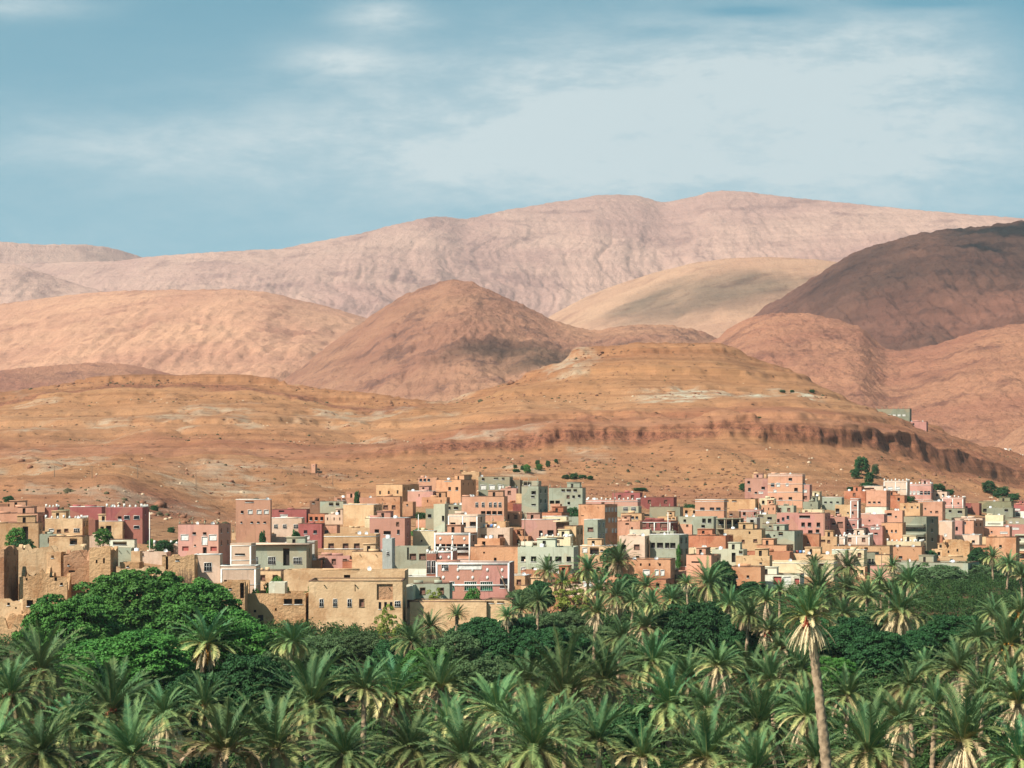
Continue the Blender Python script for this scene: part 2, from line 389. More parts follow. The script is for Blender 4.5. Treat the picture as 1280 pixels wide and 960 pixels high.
# the plain the whole place stands on
pm = plain('plain_earth', lin((190, 140, 100), .6), .95, .05, .01)
PX = np.array([-6000, 6000, 6000, -6000.]); PY = np.array([-300, -300, 12500, 12500.])
tag(link('plain', np_mesh('plain', np.stack([PX, PY, np.full(4, -62.0)], -1), [[0, 1, 2, 3]], [pm])), kind='structure')

# ---------------------------------------------------------------- mountains, each a ridge with gullied flanks
def ridged_a(x, y, s, o, g_):   # keeps the grain running down the slope in every octave
    r = 0; a = 1; t = 0
    for i in range(o):
        xx = x+.35*y*(1 if i % 2 else -1); r = r+a*(1-np.abs(2*vn(xx, y, s+i*13)-1)); t += a; a *= g_; x, y = x*2.07+3.1, y*1.8+1.7
    return r/t
def mountain(name, crest, dc, depth, foot, mat, amp, lam, seed, conv=1.15, xr=(-300, 1580), step=3.0, fine=1.0, sil=1.0, nr=150):
    """crest: [(picture column, row)], dc crest distance, depth: how far its foot comes forward, foot: z of the foot"""
    cx = np.arange(xr[0], xr[1]+step, step)
    cy = np.interp(cx, [p[0] for p in crest], [p[1] for p in crest])
    ker = np.hanning(9); ker /= ker.sum(); cy = np.convolve(np.pad(cy, 4, mode='edge'), ker, 'valid')
    dcx = dc*(1+.05*np.sin(cx/170+seed))
    zc = (YH-cy)*dcx/F
    t = np.concatenate([np.linspace(0, 1, nr)**.85, 1+np.linspace(0, 1, 26)[1:]])
    tt = np.minimum(t, 1)[:, None]; bk = np.maximum(t-1, 0)[:, None]
    Y = dcx[None, :]-depth*(1-tt)+bk*depth*.8
    X = (cx[None, :]-XC)/F*Y
    warpx = (fbm(X/lam/2, Y/lam/2, seed+90, 2)-.5)*.8
    prof = tt**conv
    g1 = ridged_a(X/lam+warpx, Y/(lam*6.0)+warpx*.4, seed, 5, .58)
    g2 = ridged_a(X/(lam*.20)+warpx*.3, Y/(lam*.9), seed+7, 5, .68)
    env = np.minimum(1, 4*tt*(1-tt)+.02)*np.maximum(.0, 1-bk)
    Z = foot+(zc[None, :]-foot)*prof*(1-.6*bk**1.2)
    hs = np.clip((zc[None, :]-foot)/300, .15, 1.5)
    Z = Z+(.62-g1)*amp*.60*env*hs-(g2-.55)*amp*.24*fine*np.clip(env+.05*sil, 0, 1)*np.minimum(hs, 1)
    Z = Z+(fbm(X/(lam*.07), Y/(lam*.1), seed+3, 3)-.5)*amp*.09*fine
    me = np_mesh(name, np.stack([X, Y, Z], -1).reshape(-1, 3), grid_faces(*X.shape), [mat], smooth=True)
    return tag(link(name, me), kind='structure')
m_far = rock_mat('far_mountain_rock', (lin((216, 166, 144), .60, .14), lin((200, 148, 132), .58, .14), lin((164, 118, 108), .56, .14)), (.0016, .006, .03), bumpd=6, strata=.2, bed=.035, dnk=.22)
m_pink = rock_mat('pink_hill_rock', (lin((224, 164, 128), .64), lin((208, 146, 116), .62), lin((178, 118, 94), .6)), (.003, .012, .06), bumpd=4, strata=.2, bed=.06)
m_cone = rock_mat('reddish_brown_rock', (lin((204, 146, 112), .6), lin((184, 124, 98), .58), lin((126, 86, 76), .52)), (.004, .02, .09), bumpd=4, strata=.3, bed=.09)
m_ridge = rock_mat('red_ridge_rock', (lin((204, 140, 106), .6), lin((186, 120, 94), .58), lin((138, 88, 74), .55)), (.004, .02, .09), bumpd=4, strata=.3, bed=.09)
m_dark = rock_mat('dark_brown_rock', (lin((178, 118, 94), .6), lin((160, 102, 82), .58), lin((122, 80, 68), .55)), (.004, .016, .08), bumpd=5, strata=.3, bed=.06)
m_tan = rock_mat('tan_slope_rock', (lin((218, 164, 126), .62, .15), lin((206, 148, 114), .62, .15), lin((180, 126, 98), .6, .15)), (.002, .01, .05), bumpd=4, strata=.15, bed=.06)
mountain('mountain_range', [(-300, 330), (0, 330), (150, 326), (182, 321), (250, 316), (350, 311), (400, 301), (450, 292), (480, 284), (510, 277), (540, 271), (560, 271), (580, 274), (600, 270), (630, 263), (660, 258), (690, 253), (720, 249), (745, 244), (775, 243), (800, 245), (820, 251), (832, 253), (850, 249), (868, 246), (884, 240), (905, 238), (930, 239), (950, 242), (1000, 248), (1060, 254), (1100, 258), (1200, 267), (1280, 273), (1400, 290), (1600, 330)], 7600, 2400, 60, m_far, 52, 210, 3, conv=1.0, nr=260, step=2.0, sil=.5)
mountain('far_mountain', [(-300, 290), (-60, 300), (0, 302), (50, 306), (100, 305), (130, 308), (155, 314), (185, 324), (230, 345), (400, 400), (600, 420)], 8600, 1400, 60, m_far, 60, 200, 5, xr=(-300, 620), sil=.3)
mountain('mountain_spur', [(-300, 330), (-40, 325), (20, 330), (80, 350), (140, 368), (300, 400), (500, 430)], 6000, 1500, 40, m_far, 60, 180, 8, xr=(-300, 520))
mountain('pink_hill', [(-300, 395), (-60, 388), (0, 380), (60, 372), (110, 366), (160, 363), (230, 362), (290, 361), (335, 365), (380, 376), (420, 386), (460, 398), (520, 420), (600, 470), (720, 520)], 4300, 1700, 0, m_pink, 42, 150, 15, conv=1.0, xr=(-300, 740))
mountain('low_pink_hill', [(-300, 470), (0, 463), (60, 457), (120, 453), (160, 455), (200, 464), (260, 478), (340, 500), (500, 520)], 2900, 700, 0, m_ridge, 26, 60, 19, xr=(-300, 520))
mountain('tan_hill', [(560, 440), (660, 412), (700, 388), (730, 372), (770, 356), (820, 340), (870, 328), (910, 323), (960, 321), (1020, 324), (1100, 335), (1200, 360), (1400, 420)], 4900, 1700, 0, m_tan, 34, 260, 23, conv=.9, xr=(540, 1420), fine=.5)
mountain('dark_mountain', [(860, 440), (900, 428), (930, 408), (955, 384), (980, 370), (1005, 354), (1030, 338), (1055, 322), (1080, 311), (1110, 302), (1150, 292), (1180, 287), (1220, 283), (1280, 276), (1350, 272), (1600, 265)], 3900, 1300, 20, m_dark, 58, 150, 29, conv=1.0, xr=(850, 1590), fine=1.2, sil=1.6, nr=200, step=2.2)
mountain('cone_hill', [(280, 510), (340, 484), (365, 468), (390, 448), (415, 428), (440, 412), (462, 396), (485, 380), (510, 367), (532, 358), (555, 351), (570, 349), (588, 352), (612, 362), (640, 375), (668, 388), (690, 400), (720, 409), (745, 414), (770, 408), (800, 405), (840, 407), (870, 412), (900, 424), (960, 450), (1080, 490)], 2700, 800, 20, m_cone, 44, 95, 37, conv=1.0, xr=(270, 1090), nr=200, step=2.2)
mountain('rocky_ridge', [(840, 470), (880, 436), (905, 416), (925, 402), (945, 395), (970, 390), (1000, 391), (1030, 396), (1055, 402), (1078, 410), (1092, 424), (1108, 437), (1130, 438), (1160, 433), (1190, 424), (1220, 414), (1250, 408), (1280, 404), (1400, 395), (1600, 380)], 2300, 700, 10, m_ridge, 42, 85, 41, conv=.95, xr=(830, 1590), nr=200, step=2.2)
mountain('near_spur', [(1180, 600), (1215, 580), (1240, 560), (1262, 542), (1290, 524), (1350, 500), (1600, 450)], 1600, 260, -60, m_cone, 12, 30, 47, xr=(1150, 1590), nr=90)

# ---------------------------------------------------------------- clouds that throw the shadows on the mountains (they float above the frame)
cm, cg, cb, co = new_mat('cloud'); cb.inputs['Base Color'].default_value = (.8, .8, .8, 1)
ctr = cg.n('ShaderNodeBsdfTransparent'); cmx = cg.n('ShaderNodeMixShader'); cmx.inputs[0].default_value = .055
cg.l(ctr.outputs[0], cmx.inputs[1]); cg.l(cb.outputs[0], cmx.inputs[2]); cg.l(cmx.outputs[0], co.inputs['Surface'])   # thin cloud lets part of the light through
def ico(sub):
    import bmesh
    bm = bmesh.new(); bmesh.ops.create_icosphere(bm, subdivisions=sub, radius=1.0)
    V = np.array([v.co[:] for v in bm.verts]); Fc = np.array([[v.index for v in f.verts] for f in bm.faces]); bm.free(); return V, Fc
def cloud(px, py, D, rx, ry, seed, alt=1500):
    """a cumulus whose shadow falls round the slope seen at (px,py), D metres away"""
    X, Z = (px-XC)/F*D, (YH-py)*D/F
    k = (alt-Z)/sdir[2]; c = (X+sdir[0]*k, D+sdir[1]*k, alt)
    rng = np.random.default_rng(seed); V0, F0 = ico(3); VV, FF = [], []
    for i in range(44):
        a = rng.uniform(0, 6.28); rr = rng.uniform(0, 1)**.6*.85; s = rng.uniform(.16, .40)*(1.15-rr*.6)
        d = 1+.25*(fbm(V0[:, 0]*2+i, V0[:, 1]*2+V0[:, 2]*2, seed+i, 3)-.5)[:, None]
        P = V0*d*np.array([rx*s, ry*s, 90+60*s]); P[:, 2] = np.maximum(P[:, 2], -25)
        P += np.array([math.cos(a)*rr*rx, math.sin(a)*rr*ry, rng.uniform(0, 30)])
        FF.append(F0+len(V0)*i); VV.append(P)
    o = link('cloud', np_mesh('cloud', np.concatenate(VV), np.concatenate(FF), [cm], smooth=True), loc=c)
    tag(o, kind='structure')

cloud(1130, 380, 3500, 520, 560, 1, 1500)
cloud(1290, 340, 3600, 420, 460, 2, 1500)
cloud(1180, 420, 2950, 330, 260, 5, 1500)
cloud(875, 385, 4500, 240, 420, 3, 1600)
cloud(640, 440, 2350, 90, 110, 4, 1300)
# one building per line: kind | left, right(, side end) column | roof row (@distance) | storeys | colour | openings | side openings | extras | label
HOUSES = '''
# ---- left edge, back to front
s|-12,10|630|1|brown||||dark brown shed with pale roof edge at far left of town
a|-20,56|634|1|salmon|38,638,5,2,s|||low salmon upper storey behind the dark-sided salmon house at left edge
b|57,72|634|1|red|||m|small red house with white roof knobs left of the olive shed
s|72,88|637|1|olive||||olive dark shed between the small red house and the long red house
a|89,106|620@735|1|cream|||m|small cream upper room with battlements above the red house at left
a|89,141|626@725|1|cream|4x1s||m|cream crenellated house standing on the slope behind the two red houses
b|88,127,132|634|2|red|||p|long plain red house without windows, next to dark alley
b|133,178,186|634|3|red|159,647,6,4,g;171,647,6,4,g;171,659,6,3,g;150,647,4,3,o||m|bright red three-storey house with wavy white parapet and dark right side
a|-20,47,58|642|1.6|salmon|||c|wide salmon house with dark right side at left edge
a|-20,48,54|654|2|tan|32,668,7,20,n|||tan house at left edge with tall dark vertical recess
a|57,103,111|648|2|sand|65,663,5,3,w;74,664,4,3,b;83,663,4,3,b;96,663,6,4,f||m|sandy crenellated house with four small windows below the long red house
s|111,119|650|2|darkred||||narrow maroon block right of the sandy crenellated house
a|117,153,161|652|1.7|sand|121,661,5,6,o;128,661,4,5,o;136,661,6,7,o||p|flat tan house with three dark openings and green bush before it
b|160,183|662|1|red|||p|low red annex under the three-storey red house
a|50,76|668|1.5|greygreen||||pale grey-green wall block left of the adobe house with dark window
a|62,103,112|671|3|sand|92,677,8,7,o|||sandy adobe house with one square dark window beside a tall shaded recess
a|112,136|670|1|palepink|124,677,2,3,s|||small pale pink cube on top of the old tower
s|137,168|675|1|white|150,679,15,4,o||c|white shed with dark open front right of the pale pink cube
a|144,164,168|685|1.6|greygreen|||v|grey-green rendered house below the white shed
s|164,175|689|1.5|sand|||t|small beige block with round tank right of the grey-green rendered house
b|174,208|690|1|palepink|178,693,4,4,o||d|patchy pink and beige low house left of the cracked ruin wall
a|192,222|680|1|palepink|||m|low whitish wall with little posts left of the big pink house
# ---- left centre
b|223,273,289|656|3.5|pink|231,672,8,6,w;266,672,8,6,w;243,667,4,3,o;256,667,4,3,o;256,676,6,9,w;232,686,7,5,r;267,686,7,5,r;256,688,5,8,n;244,682,2,2,o|2x2o|cdR|big pink two-storey house with white shutters and dark right side
c|295,338,340|625|4.5|salmon|303,640,3,3,o;313,640,5,4,w;324,640,5,4,w;333,640,5,4,w;302,653,2,2,o;315,653,3,2,o;323,653,3,2,o;331,653,3,2,o;312,627,9,2,o||p|tall four-storey salmon house with white roof line standing alone below the slope
b|340,383|637|1.5|red|352,639,6,2,s;355,645,8,3,w||c|low brick-red house right of the tall four-storey salmon house
a|338,377|648|2|palepink|345,658,4,4,f;356,658,4,4,f;370,658,5,4,f||p|pale pink house with three small windows below the low brick-red house
s|290,340|666|.8|sand|298,672,6,3,o||lR|low beige wall with laundry at the foot of the tall salmon house
b|296,320|680|1.5|palepink|300,686,5,3,o|||pale pink block between the white villa and the pink house
a|319,365|671|1|palepink|336,676,5,4,o;325,675,5,2,r|||long pale pink upper room with one dark window behind the grey-green house
c|288,314|679@475|2|palepink|300,693,11,2,o||B|pink-white house with narrow dark slot left of grey-green modern house
c|314,383,391|682|2.5|greygreen|318,701,8,8,f;340,701,8,8,f;358,696,8,22,n;372,701,9,7,f|1x1n|s|grey-green modern house with overhanging pale roof and tall dark doorway
c|243,275|694@446|2.4|palepink|260,709,8,9,f||p|white-pink villa with one framed window at left of its terrace
c|276,320|708@444|1.8|palepink|285,727,8,3,b;306,727,8,3,b||pB|whitish terrace wall right of the white-pink villa
a|320,351,358|714|2|sand|||c|low beige house with dark right side below the grey-green modern house
s|336,356|728@440|1|white||||small white cube hut in front of the low beige house
s|384,393|676|2.5|bluegrey|388,685,4,14,n|||narrow white-framed porch right of the grey-green modern house
b|373,402|655|2.2|red|382,665,4,4,a;394,665,4,4,a;384,672,5,4,w||c|red house with pointed arched windows left of the orange-pink house
a|402,421|657|2|salmon|408,665,4,4,a||c|orange-pink house right of the red house with pointed arches
a|387,403|626|2|brown|392,628,3,3,o|||small brown block left of the pink-framed grey house
c|400,429|627|2|greygreen|414,630,5,4,o;422,630,4,4,o||c|house with grey-green rendered panel and pink edge left of the blank beige block
a|429,467,478|631|2.2|sand|||p|blank-walled beige block with dark right side on the upper left of town
a|418,472|622|1|salmon|424,624,4,2,o;430,624,4,2,o;447,628,5,2,o||d|low salmon house behind the blank-walled beige block
a|418,462|660|1.3|sand|448,667,7,2,o;457,667,3,2,o|||flat sandy upper room above the four-window tan house
c|405,470,476|668|3|tan|414,683,6,6,b;432,683,6,6,b;446,683,6,6,b;462,683,6,6,b|1x1n|bd|tan house with four brown-shuttered windows in a row and white bands
b|462,506,514|648|3|rose|497,655,3,4,b;484,666,8,4,o;498,665,3,5,a;471,664,5,4,o|1x2o|p|rose-red house with dark right side above the bluish-white tower
a|456,492|648|1|cream||||cream upper storey on the left of the rose-red house
a|440,480|690|2|sand|||v|blank rough plaster house below the four-window tan house
b|428,452|702|1|terracotta|||c|small terracotta brick block right of the wide flat mud roof
c|478,490,494|673|3.5|bluegrey|485,692,3,4,f||t|slender bluish-white tower house with dark right edge
c|494,535|683|2.5|greygreen|510,692,2,14,s;516,696,7,6,b;528,696,7,6,b|||grey-green house with two brown windows right of the bluish-white tower
a|488,535|704|1|tan|||c|low tan wall house below the grey-green two-window house
c|497,533|712|1.3|white||||blank white walls beside the ornate red and white house
a|386,430|716|1.5|sand|||v|plain sandy house left behind the great kasbah
a|355,506|713@462|3.2|sand|434,722,7,6,o|||broad sandy upper block with single dark hole behind the great kasbah
# ---- upper centre
a|470,503,524|606|2.3|tan|475,616,2,4,s;486,616,2,4,s;497,615,2,4,s|4x1s|c|tan fortress-like house with three slit windows and reddish side
a|470,500,503|621|2.5|orange|482,634,5,4,b;492,634,4,4,b||cv|orange cube house with two brown windows below the fortress-like house
s|504,516|627|1.6|orange|509,631,2,2,o|||small orange hut right of the orange cube house
a|523,546|597|2|salmon|526,600,3,3,a;531,600,3,3,a;536,600,3,3,a;546,607,2,5,s||d|salmon house with three arched upper openings near top of town
a|545,576,595|600|2.6|orange|562,611,3,4,o;571,611,3,4,o;560,600,8,3,o|3x1s|r|orange house with reddish right side beside the grey concrete block
a|577,599|590|1|sand|588,595,4,2,s|||beige roof room above the reddish-sided orange house
c|598,637|596|2.6|grey|604,609,6,5,w;615,609,6,5,w;626,609,6,5,w;604,599,3,3,o;620,598,5,2,o;629,598,3,3,o|||grey concrete house with three white shutters in a row
c|637,650|600|2.2|darkgrey|641,610,2,3,w;646,610,2,3,w|||narrow dark grey house with two tiny white windows
c|649,673|601|1|greygreen|652,604,4,5,o;657,604,4,5,o;662,604,4,5,o||R|grey rooftop room with three large dark openings
c|652,673,685|608|4|greygreen|667,616,5,4,o;667,631,5,2,o;666,621,4,2,o|2x3a|R|tall grey-olive house with ornate dark right side
c|686,728|610|3|greygreen|704,613,4,3,o;711,613,5,3,o;719,613,4,3,o;710,621,3,3,b;717,621,3,3,o;724,620,3,3,o;690,628,5,4,o;697,628,5,4,o;711,629,3,3,o||R|long grey concrete house with a row of dark top openings
a|645,662|617|3|tan|656,622,2,2,o;657,632,3,5,d;665,629,4,2,o|||narrow tan house with small door in front of the tall grey-olive house
a|688,700|630|1.5|salmon|692,634,2,2,o|||tiny salmon house at the foot of the long grey concrete house
b|577,630|621|3|salmon|596,631,3,5,f;604,631,3,5,f;613,631,3,5,f;619,631,3,5,f;625,631,3,5,f;604,641,5,4,o;611,641,5,4,o;618,641,5,4,o;625,641,5,4,o||cd|long pinkish brick house with five narrow windows over four dark ones
a|630,652|628|2|terracotta||||blank terracotta wall house right of the long pinkish brick house
b|641,652|630|2|darkred|||c|small dark maroon block right of the blank terracotta house
c|532,542|636|2|grey|537,645,4,4,o|||shaded grey lean-to left of the concrete tower house
c|542,556|630|3|palegrey|554,648,3,6,o|||pale grey concrete tower house above the pink three-window house
c|556,590,596|631|1.5|grey|560,635,6,3,o;570,635,5,3,o;583,635,4,3,o||R|unfinished grey rooftop storey behind the pink three-window house
b|560,597,607|643|3|palepink|566,656,6,5,o;579,656,6,5,o;591,655,7,5,o|1x2b|Bd|pink house with three dark windows and white pilasters in the centre
b|543,588,597|666|3|salmon|550,684,12,7,o;564,684,11,7,o;579,684,14,7,o;580,692,14,4,b|1x2b|OB|salmon house with ornate upper panels over three wide dark openings
a|516,543|664|1.6|cream|527,676,2,2,o||p|blank cream low house left of the ornate-panelled salmon house
a|520,532|650|.7|salmon||||low salmon wall with thin pole above the blank cream house
c|598,637|660|1.8|palepink|605,671,6,4,b;614,671,5,4,o;626,671,6,4,b||l|pale pink house with three windows over the bare orange bank
a|600,632|652|1|tan|607,654,5,2,o;618,654,5,2,o||R|low tan upper rooms behind the pale pink three-window house
a|630,646|663|1.5|terracotta|633,667,5,7,o|1x1o||terracotta corner house with dark loggia beside the bare bank
b|533,545|692|3.4|darkred|536,709,4,14,f;542,709,4,14,f||m|narrow maroon bay with tall white-framed windows left of ornate house
b|546,566|689|2|rose|||mO|white-framed red panel with battlements rising behind the ornate house
b|545,637|704|3|rose|556,709,7,8,f;587,709,26,5,w;565,733,5,10,A;588,733,13,10,A;608,733,13,10,A;630,729,9,11,a||pO|ornate red brick house with white frame, medallions and green barred windows
a|588,652|684|2|orange|619,700,3,5,o;605,691,2,2,s|||blank orange adobe house on the bare bank above the ornate house
a|517,562|730@452|1.2|greygreen|||c|faded grey-green garden wall house behind shrubs right of the kasbah
# ---- centre right
a|665,702,712|641|1.6|terracotta||||flat terracotta brick house with darker right end above the cream terrace
a|678,708|646|1.6|cream|674,653,4,6,o||p|cream flat house behind the pink wavy-patterned house
b|652,696|650|2.6|pink|676,667,4,7,o;688,666,7,6,o||p|pink house with pale wavy pattern and two dark openings
b|695,707|653|3|brown|700,664,8,16,b||s|narrow brown-windowed bay right of the wavy-patterned pink house
c|709,723|646|1.6|greygreen||||small grey-green upper room behind the narrow yellow house
a|706,720,729|658|3|yellow|712,682,3,5,s|2x2b|c|yellow-cream house with brown latticed right side
c|730,747,757|650|3.4|greygreen|738,662,6,4,b;738,676,4,7,o|2x3f|p|grey-green house with barred green side windows
k|723,756,772|631|4|orange|728,645,3,1,s|4x3w|cv|big orange kasbah house with rows of small windows on its side
b|718,797|625|1.5|pink|||mb|long pink crenellated wall house below the red roofs
b|765,800|616|1|red|||c|low dark red house at the foot of the bare slope
b|800,842|622|1.5|darkred|||cd|long dark red house right of the pink crenellated wall
c|770,798|633|1.3|greygreen|782,636,5,4,f;792,636,5,4,f|||low grey-green house under the pink crenellated wall
c|812,850|634|1.5|grey|||R|long grey block wall house under the dark red house
a|776,802|642|1.4|tan|786,647,3,3,a;791,647,3,3,a;796,647,3,3,a||c|tan house with three little arched windows behind the red grid building
a|772,800|652|1.6|salmon|784,655,4,2,s;790,661,2,4,s||r|salmon low house left of the red grid building
b|798,838,848|651|1.8|darkred|803,656,8,5,b;816,656,8,5,b;830,656,8,5,b||B|red building divided by white columns with dark right side
a|822,845|646|1|tan|837,648,3,2,o;842,648,3,2,o||r|small tan rooftop hut above the red building with white columns
c|647,717,724|684|2.8|palegrey|654,699,5,6,o;667,699,6,6,o;686,699,7,6,o;698,699,7,6,o;711,699,5,6,o;654,713,5,6,w;667,713,4,6,b;698,713,8,4,o;711,713,4,6,b||Rt|pale grey villa with a row of five dark windows facing the palms
c|651,677|677|.9|white|670,680,7,5,o|||small white roof room on the left of the pale grey villa
a|676,713|671|2|cream|694,672,18,2,b;688,677,20,2,b||m|cream house with white battlements and maroon stripes behind the grey villa
a|725,772|683|2.2|sand|743,688,10,9,o;731,688,5,5,w;752,688,3,2,o;768,684,6,2,b||pd|sandy house with one big dark square opening right of the grey villa
b|774,806,812|670|3.2|palepink|780,684,5,5,o;796,684,6,5,b;797,696,4,2,o|1x1b||smooth pale pink house under a white slab, left of grey window house
s|787,812|662|1|white||||plain white slab block topping the smooth pale pink house
a|752,775|690|1.6|salmon|||v|low salmon house with green on its roof beside the sandy house
c|812,849,861|669|3.6|greygreen|816,682,5,6,o;825,682,7,6,o;834,682,5,6,o;841,682,6,6,o|2x4b|p|grey-green house with four large dark windows and brown glazed side
c|812,842|664|1|greygreen|818,668,4,4,o;831,667,11,3,o||R|grey roof storey above the grey-green four-window house
a|848,865|655|1.6|salmon|859,657,2,2,b|||square salmon blank wall right of the red columned building
a|862,882|659|1|terracotta|873,665,14,2,s|||brick-coloured roof terrace above the bright orange house
a|858,907,917|670|2|terracotta|911,672,4,10,b||c|bright orange long house with brown end in the town centre
a|888,900|668|1|orange|895,670,6,3,o|||tiny orange rooftop hut on the bright orange house
c|849,892,897|646|2.5|greygreen|856,651,3,3,o;880,651,4,5,o;887,651,4,5,o;879,658,4,3,o|||sage green house left of the unfinished concrete frame
c|897,927|648|3|darkgrey|903,653,7,5,o;912,653,8,5,o;922,653,7,5,o||F|unfinished concrete frame house with dark open floors
b|869,905|625|2.5|salmon|878,636,5,3,a;890,636,5,3,a;898,636,5,3,a||pb|long salmon house with three arched windows and white roof rail
a|903,944|624|1.6|tan|908,626,5,2,o;918,626,5,2,o||c|tan flat house adjoining the long salmon house on its right
b|923,951|637|2|rose|||Bd|rose house with thin white columns right of the tan flat house
b|911,924|639|2|brown|914,643,3,2,o|||small brown house left of the white-columned rose house
c|933,946|647|2|bluegrey|940,652,4,4,o||R|blue-grey block below the white-columned rose house
c|946,972|643|2|grey|951,645,6,3,o;962,648,5,3,o||Rd|grey patchy house between the rose house and the pink arches house
b|931,960|598|3|pink|945,616,3,2,o;951,616,5,2,w;936,603,3,3,o;954,610,4,3,o;937,612,3,4,a;940,624,3,3,o|||pink house at left of the pink hillside cluster
b|940,958|593|1.2|tan|948,600,3,2,o;954,600,3,2,o|||tan-pink top storey with two dark windows in the hillside cluster
b|960,1003|593|4|salmon|988,599,4,3,o;966,606,4,4,a;973,606,4,4,w;969,614,3,3,w;995,612,4,4,o;966,623,4,3,o;976,624,4,3,b;988,623,4,3,o;984,606,3,3,w||pb|tall salmon house with white line, middle of the pink hillside cluster
b|981,1012|606|2.8|rose|987,607,11,3,o;1000,608,8,3,w;991,614,8,3,w;1004,614,8,3,w;991,622,8,3,b;1004,622,8,3,b||pd|rose house with rows of small white windows right in the hillside cluster
a|970,992|632|1.3|greygreen|||R|low pale grey-green block under the pink hillside cluster
c|1003,1028|637|1.4|cream|1008,639,3,3,o;1014,639,8,2,o||R|cream unfinished rooms between pink cluster and the three-storey pink-red house
c|1028,1052|622|1.6|greygreen|1032,628,3,2,o;1039,628,3,2,o;1047,628,3,2,o||p|small grey-green house with three tiny windows below the bare slope
a|1044,1063|631|2.3|yellow|1046,638,6,4,o;1046,643,6,4,o;1060,641,2,2,o|||yellowish tan house with dark stacked openings left of the slim pink tower
b|971,998|641|2.6|rose|979,649,3,4,a;985,647,3,4,a;973,651,3,4,o;990,650,6,3,o|||rose house with small arched windows left of three-storey pink-red house
b|998,1031,1038|642|3.2|rose|1004,656,4,5,o;1012,656,4,5,o;1023,656,4,5,o;1022,664,4,4,o;1006,646,12,3,o;1013,665,5,4,o||cR|three-storey pink-red house with dark square windows and deep niche
b|1038,1056|646|3|rose|1042,655,4,2,o;1050,656,6,6,b|||shaded rose house with outside stairs left of the slim pink tower
b|1063,1073|624|4.5|rose|1069,632,3,2,o;1066,641,2,3,o;1067,649,2,2,o||pB|slim pink tower house edged in white
b|1055,1073|648|3|rose|1059,656,3,2,o;1067,656,3,2,o;1059,663,3,3,o;1067,663,3,3,o||B|pink house with small windows at the foot of the slim pink tower
b|1079,1104|608|1.2|palepink|1086,611,12,2,b||p|pale pink roof storey on the grey-sided pink house near the dark trees
b|1083,1108,1113|613|2.6|salmon|1087,628,3,2,o;1093,628,3,2,o;1099,628,3,2,o|||plain salmon pink house with dark right side below the dark trees
b|1105,1134|601|2.4|palepink|1113,611,5,4,w;1122,611,5,4,w||mB|pale pink house with white corner posts and tall battlements on the hill
b|1135,1164|605|2.4|pink|1138,616,3,4,w;1143,616,3,4,w;1148,616,3,4,w;1152,616,3,4,a;1157,616,3,4,a;1161,616,3,4,a||mb|pink battlemented house with a row of six windows beside the dark tree clump
s|1082,1108|634|1.4|white|1090,633,12,3,o||c|bright white blank wall house in the right of town
b|1073,1105|643|2|pink|1075,650,3,4,o;1087,651,2,2,s||p|pink house with a white roof line right of the slim pink tower
b|1073,1103|658|2.3|rose|1082,661,3,2,o;1091,660,4,3,w;1097,660,4,3,w;1082,667,4,2,o;1095,667,4,2,o||c|rose house with pale windows under the pink white-lined house
a|1102,1128|654|3|orange|1109,664,2,3,a;1115,664,2,3,a;1120,664,2,3,a||c|orange house with three tiny arched windows left of the grey-green modern house
b|1055,1087|669|1.8|palepink|||mB|pale pink battlemented wall house with white pilasters above the arcade
b|1040,1056|671|1.6|palepink|||mB|small pale pink crenellated block left of the pilastered wall house
c|1130,1158,1173|646|3.8|grey|1137,659,9,3,o;1150,659,8,3,o;1137,669,9,3,o;1150,669,8,3,o|1x3o|k|dark grey-green modern house with two long balconies
c|1143,1160|640|1|grey|||R|grey rooftop block behind the balconied grey-green house
a|1125,1150|629|2.2|tan|1131,634,2,2,o;1140,634,2,2,o;1147,634,2,2,o||v|tan house below the six-window pink battlemented house
b|1148,1178|627|2.6|salmon|1157,636,2,2,o;1164,640,2,2,o;1171,640,3,2,b||p|salmon house with scattered tiny windows left of the crenellated pink one
b|1178,1204|622|2|pink|1182,629,2,2,o;1190,629,2,2,o;1198,629,2,2,o||mB|pink crenellated house with white posts under the rocky hillside
b|1106,1128|638|2|salmon|1112,643,5,3,o;1120,646,2,2,o||d|small salmon house right of the bright white blank wall
c|1178,1206|636|1.6|grey|1188,639,3,3,o;1200,640,5,3,o||R|grey unfinished house under the crenellated pink house
b|1204,1224|629|1.5|darkred|1208,634,3,2,o|||maroon house left of the long flat-roofed grey building
c|1224,1264|627|2|olive|1233,638,7,4,n|||long flat-roofed olive grey building with pale roof edge on the right
s|1230,1260|626@1040|.8|cream||||pale flat canopy over the olive grey building at right
c|1234,1266|635|1.6|grey|1258,638,4,3,o||R|grey low storey below the pale canopy on the right
b|1264,1292|631|1.3|red|1272,637,6,2,w|||red house at right edge above the white modern house
c|1261,1292|640|1.2|white|1263,644,3,4,o;1267,644,3,4,o;1273,643,5,4,f||p|white modern upper storey with dark blue windows at right edge
c|1260,1292|648|2|grey|1264,653,3,2,w;1272,653,3,2,w|||grey lower house with white windows at right edge
a|1232,1254|644|1.4|cream|1240,643,3,3,w;1245,643,3,3,w;1249,641,3,4,o||d|cream house with small arches above the white-roofed house
s|1229,1254|652|.9|white|1243,655,14,1,s|||house with sloping white roof slabs in the right of town
b|1230,1262|659|2|salmon|1240,665,2,2,o;1255,666,8,2,w||cd|salmon house below the white sloping roof slabs
b|1190,1228|648|1.3|palepink|1203,649,4,2,o;1222,650,4,2,o||d|pale pink roof terrace house behind the twin-tower pink house
b|1174,1190|652|3|palepink|1182,669,3,3,w||p|smooth pale pink left block of the twin-tower house
b|1190,1203|651|3|pink|1196,661,3,5,n|||pink middle block with arched doorway in the twin-tower house
